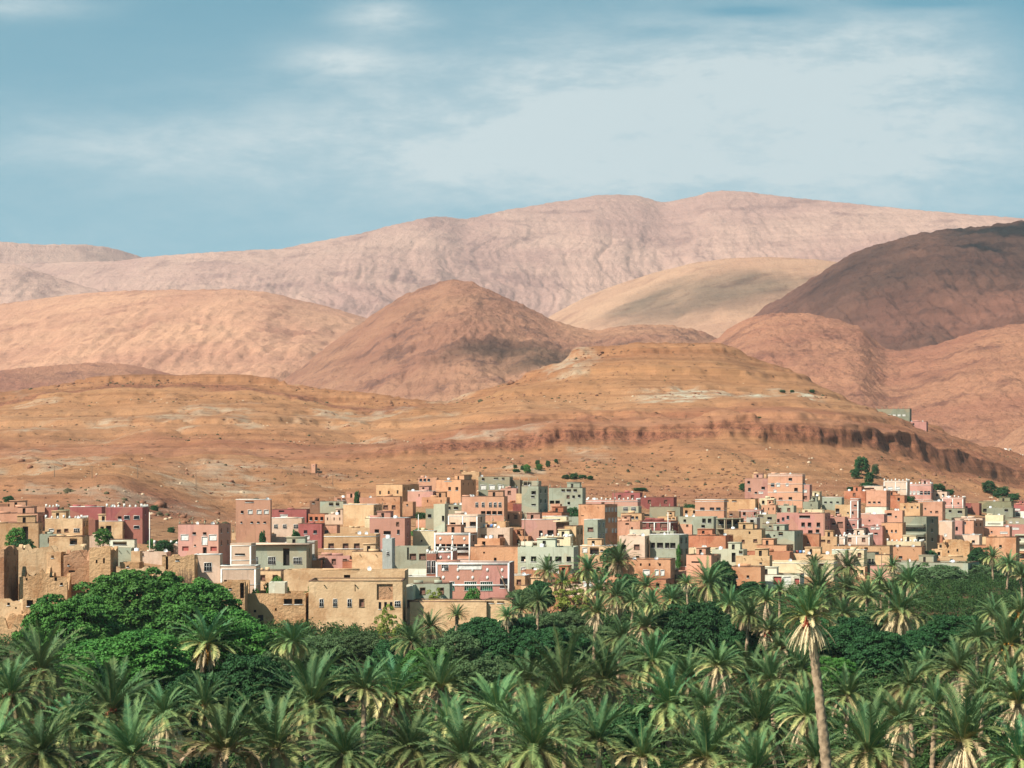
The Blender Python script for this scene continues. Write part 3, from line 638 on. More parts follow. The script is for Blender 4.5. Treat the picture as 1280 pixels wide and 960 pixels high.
b|1202,1217,1229|651|2.4|salmon|1206,654,3,3,a|2x1o|cd|salmon right block of the twin-tower house with shaded side
b|1202,1226|662|1.3|pink|1208,667,3,1,b;1219,667,3,1,b||b|low pink wing with thin white line under the twin-tower house
a|1176,1224|669|1.6|palepink|1182,668,2,2,o;1217,677,3,3,o||p|long pale pink wall house above the rounded adobe ruin
b|1255,1292|656|1.6|rose|1258,660,5,2,o;1270,661,7,2,w|||rose low house below the grey lower house at right edge
c|1269,1292|668|2.4|palegrey|1275,671,11,3,o;1274,676,4,4,o||k|pale grey house with dark overhang at right edge
a|1270,1295|690|1.6|orange|1277,695,12,7,n||c|orange house with wide dark doorway at right edge
a|1262,1275|676|1.4|yellow|1268,682,2,2,o|||small yellow adobe block left of the wide dark doorway
a|1228,1234|671|1.5|yellow||||thin yellow adobe wall left of the big orange adobe house
a|1233,1270|672|4.2|orange|1251,683,3,3,o;1260,702,3,3,o;1240,690,2,2,s|||big orange adobe house behind the lone thin palm at right
# ---- lower right
c|957,993,1004|664|2.6|greygreen|976,667,5,5,o;968,670,2,2,s|3x1s|c|pale cinder-block house with one dark window and slit-windowed side
c|953,985|655|1.2|grey|963,658,3,2,o;970,659,3,2,o||R|grey rubble rooftop behind the pale cinder-block house
b|1004,1024|668|2.3|terracotta|1010,678,2,2,o||c|red-orange block house right of the cinder-block house
a|1019,1046|671|1.8|tan|1028,676,6,2,b;1036,677,3,3,b||r|tan house with small brown windows right of the red-orange block
a|905,952|662|2.6|yellow|929,677,3,3,b;944,676,4,3,b;937,666,2,3,s||cr|yellow-tan wide house right of the bright orange long house
a|912,946|656|1.2|tan|921,662,3,2,o;937,662,3,3,o||R|tan rooftop rooms above the yellow-tan wide house
a|946,983,992|682|1.8|orange|988,689,3,6,b||c|orange wall house with brown end below the cinder-block house
c|890,929|687|2.2|palegrey|899,695,4,3,o;917,697,5,12,n;927,690,6,4,o||t|pale grey-white house with dark pillar gap below the bright orange house
c|861,894|685|1.4|cream|868,697,8,2,o||d|cream low house left of the pillar-gap grey-white house
a|858,889,901|694|2.4|salmon|870,703,10,2,s||c|salmon house with dark roof line among the palms
a|920,962|695|2|yellow|938,708,5,2,o;951,704,3,2,o||v|yellow-tan house right of the pillar-gap grey-white house
a|929,987|690|1.5|terracotta|950,694,4,2,o;957,694,4,2,o|||brick-coloured low house with two small dark windows above yellow-tan house
a|985,1043|693|1.5|sand|991,700,3,2,o;1011,694,5,2,b;1023,692,4,4,b||tl|sandy long house with white tank below the red-orange block
c|960,1042|702|1.4|cream|960,706,6,4,o;1027,706,5,3,o;1032,711,4,2,o||b|long cream house with scattered dark holes above the red-striped wall
a|914,951|709|2|orange|921,722,3,3,o;935,721,3,3,o|||plain orange house with two little square windows beside the palms
b|940,1000|719|1.3|white|972,726,9,9,r;984,726,8,8,w;997,727,7,7,r;949,722,8,2,r||c|white wall house with red painted squares just above the palms
a|775,838,845|700|2.6|orange|801,706,2,3,s;812,706,2,3,s;825,706,2,3,s;808,716,7,6,w;821,716,4,6,w;828,716,4,6,w|1x2n|cv|wide orange adobe house with slits and white patch behind the palms
a|800,843|690|1.4|orange|826,697,5,2,b;840,693,4,3,o||t|upper orange terrace house above the wide orange adobe house
a|1043,1112|683|1.6|tan|1083,686,4,3,o;1061,687,3,2,o||cv|long tan upper wall house above the shaded arcade
c|1040,1058|688|2|palegrey|||p|pale white-grey block behind the palm crown left of the arcade
a|1058,1080|688|2.2|cream|||p|cream house left of the shaded arcade
c|1080,1094|691|2|grey|1083,702,3,6,a;1087,702,3,6,a;1091,702,2,6,a||c|shaded brown arcade house with slim arches
a|1094,1112|694|2|sand|||c|sandy square house right of the shaded arcade
c|1109,1151|677|1.6|cream|1122,683,8,3,o;1145,685,7,3,o||mt|cream house with jagged white battlements below the grey balconied house
a|1112,1152|684|1.8|orange|1126,697,4,3,a;1115,698,3,3,b||v|orange low house with small arch left of round green bush
r|1152,1178|669|2|terracotta|1165,677,2,3,s|||red-orange adobe ruin right of the jagged white battlements
t|1178,1212|675|2.6|ruin|1186,690,2,3,s;1197,688,2,3,s|||rounded golden adobe ruin with worn top
a|1209,1235|682|1.8|terracotta|1215,688,2,2,s||c|terracotta low wall house right of the rounded adobe ruin
a|1176,1230|697|1.8|sand|1190,700,3,2,s||v|sandy low house between rounded ruin and grey-green long wall
c|1110,1210,1225|704|1.6|greygreen|1148,709,5,4,o;1196,713,4,2,b;1184,712,12,2,r||c|long grey-green wall building with one small window above the shrubs
a|1088,1114|708|1.4|pink|||c|short pink wall left of the long grey-green wall building
a|1226,1290|706|1.7|orange|1240,712,3,2,s|||orange low wall house beside the lone thin palm at right edge
# ---- hillside outliers
c|1089,1137|511@1330|2|grey|1107,519,4,2,w;1112,519,3,2,w;1118,519,3,2,w;1124,519,3,2,w;1130,519,3,2,w;1097,516,12,3,o||R|grey unfinished building high on the hill shoulder
b|1137,1158|527@1300|1|rose|1142,530,2,2,o|||small rose house right below the grey hilltop building
b|1238,1262|562@1480|2|palepink|1242,566,2,2,o;1250,566,2,2,o||m|distant pale pink house on the far right ridge
b|1258,1300|569@1450|2.5|salmon|1268,574,2,2,o||m|distant salmon house at right edge behind the rocky slope
a|389,394|580@960|.8|salmon|392,582,1,1,o|||tiny pale shrine on the slope above the left of town
# ---- ruins along the front, left
r|25,62|709@437|4.5|ruin|14,733,2,4,s;34,724,2,3,s|||long crumbling adobe ruin behind the slit-windowed tower
t|-14,5,23|683@434|5|ruinbrown||2x2s||square adobe tower with two slits in brown side at left edge
r|22,104|681@449|5|sand|37,740,21,18,o;66,736,18,24,n;33,724,2,4,s;92,727,3,4,o|||tall ruined adobe wall with two black doorways at left
r|80,112|688@443|4|ruinbrown|90,714,7,2,s;86,706,2,2,o|||jagged broken spike of wall between two adobe towers
t|112,138,148|684@441|4.4|ruin|121,702,2,4,s;130,701,2,6,s|1x2s||old adobe tower with two slit windows and crumbling edge
r|146,206|708@440|3.5|sand|154,717,4,2,o;196,712,2,2,o|||low crumbling adobe wall behind the big green tree
r|203,243|694@441|4|ruin|209,700,3,24,n;222,700,4,2,o|||cracked adobe ruin with tall dark slot left of the villa
r|-16,27|750@416|3|sand|11,755,3,3,o;20,760,2,2,s|||square adobe ruin with one tiny hole above the sandy bank
r|29,72|746@414|2.5|ruin|38,754,7,7,o;52,750,10,4,o|||low adobe ruin with black holes beside the sandy bank
r|243,306|727@432|3.6|ruin|274,741,4,12,n;288,736,3,2,o;304,738,8,20,n|||crumbled adobe ruin with dark doorway below the villa terrace
k|301,382,392|742@436|3.4|ruin|360,752,9,6,o;373,752,9,6,o;326,776,6,13,a;319,764,3,3,s;345,762,2,3,s|2x2o||old adobe building with two black upper openings and one arched hole
k|386,503,509|727@436|4|sand|402,754,4,8,f;419,754,4,8,f;437,754,4,8,f;452,754,5,8,b;475,757,3,8,a;482,757,3,8,a;489,757,3,8,a;481,740,20,20,q;497,755,6,6,f;444,735,1,8,s|1x2o|cv|great sandy kasbah with a row of small white-framed windows
w|512,608|753@438|2.4|sand|||c|long smooth sandy garden wall right of the great kasbah
w|607,640|750@438|2.4|sand|613,752,8,4,o;626,752,8,4,o||c|sandy wall with two dark openings right of the garden wall
s|508,516|731@450|2.6|white|512,755,5,8,b|||narrow white building right against the great kasbah
w|640,775|748@488|1.6|orange|||v|long low orange wall behind the palms under the grey villa
w|845,915|724@566|1.6|orange|857,729,2,3,s||c|low orange garden wall behind the small thin palm
r|62,84|716@437|3|ruin|70,724,3,4,s;77,730,3,3,o|||stepped stump of adobe wall before the tall ruin with black doorways
t|176,190,194|713@436|3|ruin|182,719,2,2,s|||short adobe stump between the crumbling wall and the cracked ruin
r|-10,30|768@411|2|ruin||||low eroded mud wall on the sandy bank at left edge
a|60,76|690@448|2|tan|66,696,3,3,o|||small tan room behind the tall ruin at left
a|150,174|703@443|2.5|ruin|160,708,3,2,o|||plain mud room under the grey-green rendered house
'''
# ---------------------------------------------------------------- buildings
class MB:
    """collects quads into one mesh"""
    def __init__(s): s.V, s.Q, s.MI = [], [], []
    def quad(s, a, b, c, d, mi=0):
        n = len(s.V); s.V += [a, b, c, d]; s.Q.append((n, n+1, n+2, n+3)); s.MI.append(mi)
    def box(s, x0, x1, y0, y1, z0, z1, mi=0, rz=0.0):
        P = [(x0, y0, z0), (x1, y0, z0), (x1, y1, z0), (x0, y1, z0), (x0, y0, z1), (x1, y0, z1), (x1, y1, z1), (x0, y1, z1)]
        if rz:
            cx, cy = (x0+x1)/2, (y0+y1)/2; c_, s_ = math.cos(rz), math.sin(rz)
            P = [(cx+(x-cx)*c_-(y-cy)*s_, cy+(x-cx)*s_+(y-cy)*c_, z) for x, y, z in P]
        n = len(s.V); s.V += P
        for q in ((0, 3, 2, 1), (4, 5, 6, 7), (0, 1, 5, 4), (1, 2, 6, 5), (2, 3, 7, 6), (3, 0, 4, 7)):
            s.Q.append(tuple(n+i for i in q)); s.MI.append(mi)
    def wall(s, O, ex, n, L, z0, top, holes, t=.35, cuts=None, mi=0, seed=0):
        """wall panel from O along ex (length L); n = outward normal; top(x) gives its height; holes (x0,x1,za,zb)"""
        xs = sorted(set([0.0, L]+[min(max(h[i], 0), L) for h in holes for i in (0, 1)]+list(cuts or [])))
        zs = sorted(set([z0]+[h[i] for h in holes for i in (2, 3)]))
        def P(x, z, d=0.0): return (O[0]+ex[0]*x-n[0]*d, O[1]+ex[1]*x-n[1]*d, z)
        for i in range(len(xs)-1):
            a, b = xs[i], xs[i+1]
            if b-a < 1e-4: continue
            mx = (a+b)/2
            for j in range(len(zs)):
                za = zs[j]; last = j == len(zs)-1
                zb0, zb1 = (top(a), top(b)) if last else (zs[j+1], zs[j+1])
                if last: zb0, zb1 = max(zb0, za+.01), max(zb1, za+.01)
                mz = (za+(zb0+zb1)/2)/2
                if any(h[0] <= mx <= h[1] and h[2] <= mz <= h[3] for h in holes): continue
                s.quad(P(a, za), P(b, za), P(b, zb1), P(a, zb0), mi)
        for x0, x1, za, zb in holes:
            s.quad(P(x0, za), P(x0, za, t), P(x0, zb, t), P(x0, zb), mi); s.quad(P(x1, za, t), P(x1, za), P(x1, zb), P(x1, zb, t), mi)
            s.quad(P(x0, zb), P(x0, zb, t), P(x1, zb, t), P(x1, zb), mi); s.quad(P(x0, za, t), P(x0, za), P(x1, za), P(x1, za, t), mi)
    def mesh(s, name, mats): return np_mesh(name, s.V, s.Q, mats, mi=s.MI)
M['recess'] = wall_mat('ruinbrown')
_win = {}
def window_mesh(w, h, ty):
    """window filling a reveal, outward = -y, origin bottom left; returns (frame mesh or None, pane mesh)"""
    w, h = round(w, 1), round(h, 1); k = (w, h, ty)
    if k in _win: return _win[k]
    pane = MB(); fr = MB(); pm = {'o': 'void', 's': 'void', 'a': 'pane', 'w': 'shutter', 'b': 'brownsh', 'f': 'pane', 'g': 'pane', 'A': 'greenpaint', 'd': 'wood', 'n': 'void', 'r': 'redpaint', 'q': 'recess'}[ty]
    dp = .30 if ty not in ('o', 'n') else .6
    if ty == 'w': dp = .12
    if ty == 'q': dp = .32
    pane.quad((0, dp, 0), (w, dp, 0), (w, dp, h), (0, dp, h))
    if ty in 'fgwA':   # frame standing proud round the opening, mullions
        e = .06
        fr.box(-e, w+e, -.06, .06, h, h+e+.05); fr.box(-e-.05, w+e+.05, -.10, .06, -e, 0)
        fr.box(-e, 0, -.06, .06, 0, h); fr.box(w, w+e, -.06, .06, 0, h)
        if ty in 'fA':
            k2 = max(1, int(w/.5))
            for i in range(1, k2+1): fr.box(w*i/(k2+1)-.03, w*i/(k2+1)+.03, .04, .1, 0, h)
            fr.box(0, w, .05, .11, h*.55, h*.55+.05)
    elif ty == 'b':
        fr.box(-.08, w+.08, -.07, .05, -.12, 0); fr.box(-.05, w+.05, -.05, .05, h, h+.12); fr.box(-.05, 0, -.04, .04, 0, h); fr.box(w, w+.05, -.04, .04, 0, h)
    elif ty in 'ao': fr.box(-.08, w+.08, -.07, .05, -.12, 0)
    fm = fr.mesh('window_frame', [M['frame'] if ty != 'b' else M['wood']]) if fr.Q else None
    _win[k] = (fm, pane.mesh('window_pane', [M[pm]])); return _win[k]
def add_windows(root, O, ang, holes, types):
    for (x0, x1, za, zb), ty in zip(holes, types):
        fm, pmh = window_mesh(x1-x0, zb-za, ty)
        loc = (O[0]+math.cos(ang)*x0, O[1]+math.sin(ang)*x0, za)
        nm = 'door' if ty in 'dn' else ('opening' if ty in 'os' else 'recess' if ty == 'q' else 'window')
        if fm is not None:
            o = link('frame', fm); o.name = nm; o.parent = root; o.location = loc; o.rotation_euler = (0, 0, ang)
            link('pane', pmh, o)
        else:
            o = link(nm, pmh, root, loc, (0, 0, ang))
_dish = None
def dish_mesh():
    global _dish
    if _dish: return _dish
    V, Q = [], []; n = 12
    for r, z in ((0, 0), (.28, .05), (.48, .16), (.50, .17)):
        for i in range(n): a = i/n*2*math.pi; V.append((r*math.cos(a), -z*1.0-.25, .75+r*math.sin(a)))
    for k in range(3):
        for i in range(n): j = (i+1) % n; Q.append((k*n+i, k*n+j, (k+1)*n+j, (k+1)*n+i))
    m = MB(); m.V = V; m.Q = Q; m.MI = [0]*len(Q); m.box(-.03, .03, -.28, -.22, 0, .75)
    _dish = m.mesh('satellite_dish', [M['tank']]); return _dish
def cyl(mb, x, y, z0, z1, r, n=10, r2=None, mi=0):
    r2 = r if r2 is None else r2; b = len(mb.V)
    for i in range(n):
        a = i/n*2*math.pi; c_, s_ = math.cos(a), math.sin(a)
        mb.V += [(x+r*c_, y+r*s_, z0), (x+r2*c_, y+r2*s_, z1)]
    for i in range(n):
        j = (i+1) % n; mb.Q.append((b+2*i, b+2*j, b+2*j+1, b+2*i+1)); mb.MI.append(mi)
    b2 = len(mb.V); mb.V += [(x, y, z1)]
    for i in range(0, n, 2):
        mb.Q.append((b2, b+2*i+1, b+2*((i+1) % n)+1, b+2*((i+2) % n)+1)); mb.MI.append(mi)
houses = []
def parse_win(s):
    """'cx,cy,w,h,type' in picture pixels, separated by ';'   or  'COLSxROWStype'"""
    out = []
    for q in s.split(';'):
        q = q.strip()
        if not q: continue
        if ',' in q:
            a = q.split(','); out.append(('p', float(a[0]), float(a[1]), float(a[2]), float(a[3]), a[4]))
        else:
            n, r = q[:-1].split('x'); out.append(('g', int(n), int(r), q[-1]))
    return out
def house(i, kind, x0, x1, x2, ytop, nst, colr, win, side, ex, label, Dov=None):
    rng = random.Random(i*31+5)
    H = nst*3.0
    xm = (x0+x1)/2
    if Dov is None:
        D = np.arange(400, 1150, 1.0)
        Dfx = float(np.interp(xm, xs_f, TD[1]))
        zg, _ = ground((xm-XC)/F*D, D)
        y = YH-F*(zg+H)/D
        k = np.nonzero((y <= ytop) & (D >= Dfx-6))[0]
        Dn = float(D[k[0]]) if len(k) else float(np.interp(xm, xs_f, TD[2]))
    else: Dn = Dov
    if Dn < 1000 and ytop < 9999:
        pass
    leftside = x2 < x0
    ppm = F/Dn
    sm = abs((x2-x0) if leftside else (x2-x1))/ppm; fm = (x1-x0)/ppm
    th = math.atan((xm-XC)/F)
    if sm < .4: al = R(6 + 8*rng.random()); dep = min(9, max(5, fm*.8)); al = min(al, math.asin(min(.9, 1.0/dep+.02)))
    else:
        dep = min(max(fm*.9, 7), 13); dep = max(dep, sm*1.25); al = math.asin(min(.82, sm/dep))
    if leftside: al = -al
    # unit vectors in plan
    v = (math.sin(th), math.cos(th)); r = (math.cos(th), -math.sin(th))
    e1 = (math.cos(al)*r[0]-math.sin(al)*v[0], math.cos(al)*r[1]-math.sin(al)*v[1])
    e2 = (-e1[1], e1[0])
    w = fm/math.cos(al)
    if not leftside: P1 = ((x1-XC)/F*Dn, Dn); P0 = (P1[0]-w*e1[0], P1[1]-w*e1[1])
    else: P0 = ((x0-XC)/F*Dn, Dn)
    ztop = (YH-ytop)/F*Dn
    cx, cy = P0[0]+e1[0]*w/2+e2[0]*dep/2, P0[1]+e1[1]*w/2+e2[1]*dep/2
    gs = [gz(P0[0]+e1[0]*a+e2[0]*b, P0[1]+e1[1]*a+e2[1]*b) for a in (0, w) for b in (0, dep)]+[gz(cx, cy)]
    zb = min(gs[0], gs[2]); zb = min(zb, ztop-2.2); z_low = min(gs)-1.5
    H = ztop-zb; zlow = z_low-zb
    ang = math.atan2(e1[1], e1[0])
    root = empty({'a': 'adobe_house', 'c': 'concrete_house', 'b': 'brick_house', 'r': 'ruined_house', 'k': 'kasbah', 'w': 'courtyard_wall', 's': 'shed', 't': 'ruined_tower'}[kind], (P0[0], P0[1], zb), ang)
    cat = {'a': 'house', 'c': 'house', 'b': 'house', 'r': 'ruin', 'k': 'kasbah', 'w': 'wall', 's': 'shed', 't': 'ruin'}[kind]
    tag(root, label, cat, 'flat-roofed houses of the hillside town' if cat == 'house' else None)
    houses.append((i, x0, x1, ytop, Dn, H, root))
    if kind in 'ab' and not win and fm > 5 and not any(q in label for q in ('blank', 'plain', 'without windows')): win = rng.choice(('2x1o', '3x1s', '1x1b', '2x1b'))
    if kind in 'acb' and not side and sm > 1.2: side = rng.choice(('1x1o', '2x2o', '1x2o', '2x1b'))
    # openings
    def front_holes(spec, L, x_px0=None, x_px1=None):
        hs, ty = [], []
        for q in parse_win(spec):
            if q[0] == 'p':
                _, px, py, pw, ph, t = q
                a = (px-pw/2-x0)/(x1-x0)*w; b = (px+pw/2-x0)/(x1-x0)*w
                zt = H-(py-ph/2-ytop)/ppm; zz = H-(py+ph/2-ytop)/ppm
                gx, gz_ = (.0, .0) if t in 'qn' else ((b-a)*.07, (zt-zz)*.06)
                hs.append([a-gx, b+gx, zz-gz_, zt+gz_]); ty.append(t)
            else:
                _, n, rws, t = q
                ww = {'s': .35, 'b': 1.0, 'd': 1.1, 'n': 1.5}.get(t, .95); hh = {'s': .9, 'd': 2.1, 'n': 2.2}.get(t, 1.15)
                for rr in range(rws):
                    zt = H-.85-rr*3.0
                    for c_ in range(n):
                        xx = L*(c_+.5)/n+rng.uniform(-.06, .06)*L/n
                        if rng.random() < .08 and n*rws > 3: continue
                        hs.append([xx-ww/2, xx+ww/2, zt-hh, zt]); ty.append(t)
        res, rty = [], []
        for h, t in zip(hs, ty):
            h[0] = max(h[0], .15); h[1] = min(h[1], L-.15); h[2] = max(h[2], .02); h[3] = min(h[3], H-.25)
            if h[1]-h[0] < .15 or h[3]-h[2] < .15: continue
            if any(not (h[1]+.05 < o[0] or h[0]-.05 > o[1] or h[3]+.05 < o[2] or h[2]-.05 > o[3]) for o in res): continue
            res.append(h); rty.append(t)
        return res, rty
    fh, ft = front_holes(win, w)
    sh, st = front_holes(side, dep) if side and 'x' in side else ([], [])
    ruin = kind in 'rt'; adobe = kind in 'akw'
    wob = .10 if adobe else .02
    s0 = rng.randint(0, 999)
    if ruin:
        jag = 2.0 if kind == 'r' else 1.5
        def topf(off):
            def f(x):
                n = float(fbm((x+off)/3.0, s0*.37, s0, 4, .6)); stp = float(vn((x+off)/1.7, s0*1.1, s0+5))
                return H-max(0, (n-.42))*jag*3.2-(.9 if stp > .6 else 0)-(1.5 if stp > .85 else 0)
            return f
    else:
        def topf(off): return lambda x: H+(float(vn((x+off)/1.5, s0*.7, s0))-.5)*2*wob
    dx_ = .6 if ruin else (1.6 if adobe else 50)
    cuts = lambda L: list(np.arange(dx_, L-.2, dx_)) if dx_ < L else []
    mw = MB(); T_ = .35; tp = T_ if not ruin else .7
    for O, exv, n, L, hh, off in (((0, 0), (1, 0), (0, -1), w, fh, 0), ((w, 0), (0, 1), (1, 0), dep, sh, w), ((w, dep), (-1, 0), (0, 1), w, [], w+dep), ((0, dep), (0, -1), (-1, 0), dep, [], 2*w+dep)):
        tf = topf(off); cs = cuts(L)
        mw.wall(O, exv, n, L, zlow, tf, hh, t=.62 if any(t == 'o' for t in ft) else .32, cuts=cs)
        xs = [0.0]+cs+[L]
        rz_ = H-.55 if not ruin else max(H-5.0, .4)
        for a, b in zip(xs[:-1], xs[1:]):   # top of the wall and its inner face
            a2, b2 = min(max(a, tp), L-tp), min(max(b, tp), L-tp)
            Pq = lambda x, d, z: (O[0]+exv[0]*x-n[0]*d, O[1]+exv[1]*x-n[1]*d, z)
            mw.quad(Pq(a, 0, tf(a)), Pq(b, 0, tf(b)), Pq(b2, tp, tf(b)), Pq(a2, tp, tf(a)))
            mw.quad(Pq(b2, tp, rz_), Pq(a2, tp, rz_), Pq(a2, tp, tf(a)), Pq(b2, tp, tf(b)))
    link('wall', mw.mesh('wall', [wall_mat(colr)]), root)
    rf = MB(); rz_ = H-.55 if not ruin else max(H-5.0, .4)
    rf.box(tp, w-tp, tp, dep-tp, rz_-.25, rz_)
    link('roof' if not ruin else 'floor_slab', rf.mesh('roof', [M['roof']]), root)
    add_windows(root, (0, 0), 0.0, fh, ft)
    add_windows(root, (w, 0), R(90), sh, st)
    if kind in 'ab' and not leftside and 'm' not in ex and w > 4:   # uneven parapet: raised lengths of wall
        for q in range(rng.randint(0, 2)):
            c_ = MB(); a_ = rng.uniform(0, w*.6); b2_ = min(w, a_+rng.uniform(.15, .4)*w); hh_ = rng.uniform(.3, .9)
            c_.box(a_+.004, b2_-.004, .01, .33, H-.03, H+hh_); link('raised_parapet', c_.mesh('raised_parapet', [wall_mat(colr)]), root)
    # extras: the roof clutter most of these houses show
    if kind in 'acb' and w > 5 and dep > 6:
        if 'r' not in ex and rng.random() < .38: ex += 'r'
        if 'd' not in ex and rng.random() < .5: ex += 'd'
        if 't' not in ex and rng.random() < .15: ex += 't'
        if 'c' not in ex and 'p' not in ex and 'm' not in ex and rng.random() < .35: ex += 'c'
    if 'p' in ex or 'c' in ex:
        c_ = MB(); e = .05; t2 = .38; hh = H+.06
        c_.box(-e, w+e, -e, t2, hh, hh+.13); c_.box(-e, w+e, dep-t2, dep+e, hh, hh+.13)
        c_.box(w-t2, w+e, t2, dep-t2, hh, hh+.13); c_.box(-e, t2, t2, dep-t2, hh, hh+.13)
        link('parapet_coping', c_.mesh('parapet_coping', [M['white'] if 'p' in ex else M['copedark']]), root)
    if 'm' in ex or 'M' in ex:
        c_ = MB(); mt = M['white'] if 'm' in ex else wall_mat(colr)
        k = max(3, int(w/1.5)); c_.box(0, w, .02, .34, H-.05+.02, H+.03); c_.box(w-.34, w-.02, .34, dep, H-.03, H+.03)
        for q in range(k+1):
            x = q/k*(w-.5); big = q % 3 == 0
            c_.box(x, x+.5, .02, .34, H+.03, H+(.9 if big else .45)); 
            if not big: c_.box(x+.12, x+.38, .06, .3, H+.45, H+.65)
        k = max(2, int(dep/1.8))
        for q in range(1, k+1):
            y_ = q/k*(dep-.5); c_.box(w-.34, w-.02, y_, y_+.5, H+.03, H+.6)
        link('battlements', c_.mesh('battlements', [mt]), root)
    if 'b' in ex or 'B' in ex:
        c_ = MB(); k = max(1, int(round(H/3.0)))
        for q in range(k):
            z = H-.45-3.0*q
            c_.box(-.04, w+.04, -.06, -.003, z-.15, z); c_.box(w+.003, w+.06, -.002, dep, z-.15, z)
        nb = max(1, int(w/4))
        if 'B' in ex:
            for q in range(nb+1):
                x = q/nb*(w-.3); c_.box(x, x+.3, -.07, -.0035, 0, H-.6)
        link('trim_band', c_.mesh('trim_band', [M['white']]), root)
    if 's' in ex:
        c_ = MB(); c_.box(-.6, w+.6, -.9, dep+.2, H+.15, H+.42); link('roof_slab', c_.mesh('roof_slab', [wall_mat('palepink' if colr in ('greygreen', 'pink') else 'cream')]), root)
    if 'k' in ex:
        for q in range(max(1, int(H/3.0)-0)):
            z = H-3.2-3.0*q
            if z < 1: break
            c_ = MB(); c_.box(.3, w-.3, -1.4, -.01, z-.2, z); c_.box(.3, w-.3, -1.4, -1.28, z, z+.9)
            c_.box(.3, .42, -1.27, -.01, z, z+.9); c_.box(w-.42, w-.3, -1.27, -.01, z, z+.9)
            link('balcony', c_.mesh('balcony', [wall_mat(colr)]), root)
    if 'r' in ex:
        rw, rd = min(w*.38, 4.5), min(dep*.5, 4); rx = rng.uniform(.5, max(.6, w-rw-.5)); ry = dep-rd-.6
        c_ = MB(); c_.wall((0, 0), (1, 0), (0, -1), rw, 0, lambda x: 2.3, [[rw*.3, rw*.3+.8, .05, 1.9]], t=.3)
        c_.wall((rw, 0), (0, 1), (1, 0), rd, 0, lambda x: 2.3, []); c_.wall((rw, rd), (-1, 0), (0, 1), rw, 0, lambda x: 2.3, []); c_.wall((0, rd), (0, -1), (-1, 0), rd, 0, lambda x: 2.3, [])
        c_.box(-.15, rw+.15, -.2, rd+.1, 2.3, 2.45)
        o = link('roof_room', c_.mesh('roof_room', [wall_mat(colr)]), root, (rx, ry, H-.55))
        fm_, pm_ = window_mesh(.8, 1.85, 'n'); link('door', pm_, o, (rw*.3, -.25, .05))
    if 'd' in ex:
        for q in range(rng.randint(1, 2)): link('satellite_dish', dish_mesh(), root, (rng.uniform(.8, w-.8), rng.uniform(1, dep-1), H-.55), (0, 0, rng.uniform(-.8, .3)))
    if 't' in ex:
        c_ = MB(); cyl(c_, 0, 0, 0, 1.2, .55); c_.box(-.15, .15, -.15, .15, 1.2, 1.32); link('water_tank', c_.mesh('water_tank', [M['tank']]), root, (rng.uniform(1, max(1.1, w-1)), dep*.4, H-.55))
    if 'R' in ex:   # reinforcement rods and unfinished columns sticking out of the roof
        for q in range(max(2, int(w/3))+1):
            c_ = MB(); x = .2+q*(w-.7)/max(2, int(w/3)); hs_ = .5+.5*rng.random(); c_.box(x, x+.3, .03, .33, H+.02, H+hs_)
            for dx2 in (.04, .2): c_.box(x+dx2, x+dx2+.05, .1, .15, H+hs_, H+1.5)
            link('column_stub', c_.mesh('column_stub', [wall_mat('grey')]), root)
    if 'v' in ex:   # projecting mud rain spouts
        for q in range(max(2, int(w/5))):
            c_ = MB(); x = (q+.5)*w/max(2, int(w/5)); c_.box(x-.08, x+.08, -.45, -.01, H-.7, H-.58)
            link('rain_spout', c_.mesh('rain_spout', [M['wood']]), root)
    if 'l' in ex:   # washing on a line
        mm = [M['white'], M['redpaint'], M['blue']]
        for q in range(4):
            c_ = MB(); x = .8+q*1.0; c_.box(x, x+.7, dep*.4, dep*.4+.03, H+.1, H+.95)
            link('hung_cloth', c_.mesh('hung_cloth', [mm[q % 3]]), root)
    if 'F' in ex:   # open concrete frame in front of the wall
        c_ = MB(); k = max(3, int(w/3))
        for q in range(k+1): x = q*(w-.35)/k; c_.box(x, x+.35, -2.6, -2.25, 0, H+.3)
        for q in range(int(H/3)+1):
            z = H-.25-3.0*q
            if z > .5: c_.box(-.1, w+.1, -2.7, -.01, z, z+.25)
        link('concrete_frame', c_.mesh('concrete_frame', [wall_mat('grey')]), root)
    if 'O' in ex:   # ornament: pale medallions on red brick
        c_ = MB(); k = max(2, int(w/3))
        for q in range(k):
            x = (q+.5)*w/k
            for z in ([H-1.5, H-3.2] if H > 5 else [H-1.2]):
                c_.box(x-.28, x+.28, -.05, -.003, z-.28, z+.28, rz=0); c_.box(x-.12, x+.12, -.07, -.052, z-.42, z+.42)
        for q in (0, 1): c_.box(-.05+q*(w-.35), .35+q*(w-.35)-.02, -.08, -.0045, 0, H)
        c_.box(.37, w-.4, -.08, -.0045, H-.4, H-.02); c_.box(.37, w-.4, -.08, -.0045, H-5.0, H-4.6)
        link('ornament', c_.mesh('ornament', [M['white']]), root)
    return root
rows = []
for ln in HOUSES.strip().splitlines():
    ln = ln.strip()
    if not ln or ln[0] == '#': continue
    k, xs, yt, n, c_, wn, sd, ex, lab = [q.strip() for q in ln.split('|')][:9]
    Dov = None
    if '@' in yt: yt, Dov = yt.split('@'); Dov = float(Dov)
    x = [float(q) for q in xs.split(',')]
    if len(x) == 2: x.append(x[1])
    rows.append((k, x, float(yt), float(n), c_, wn, sd, ex, lab, Dov))
for i, (k, x, yt, n, c_, wn, sd, ex, lab, Dov) in enumerate(rows):
    house(i, k, x[0], x[1], x[2], yt, n, c_, wn, sd, ex, lab, Dov)

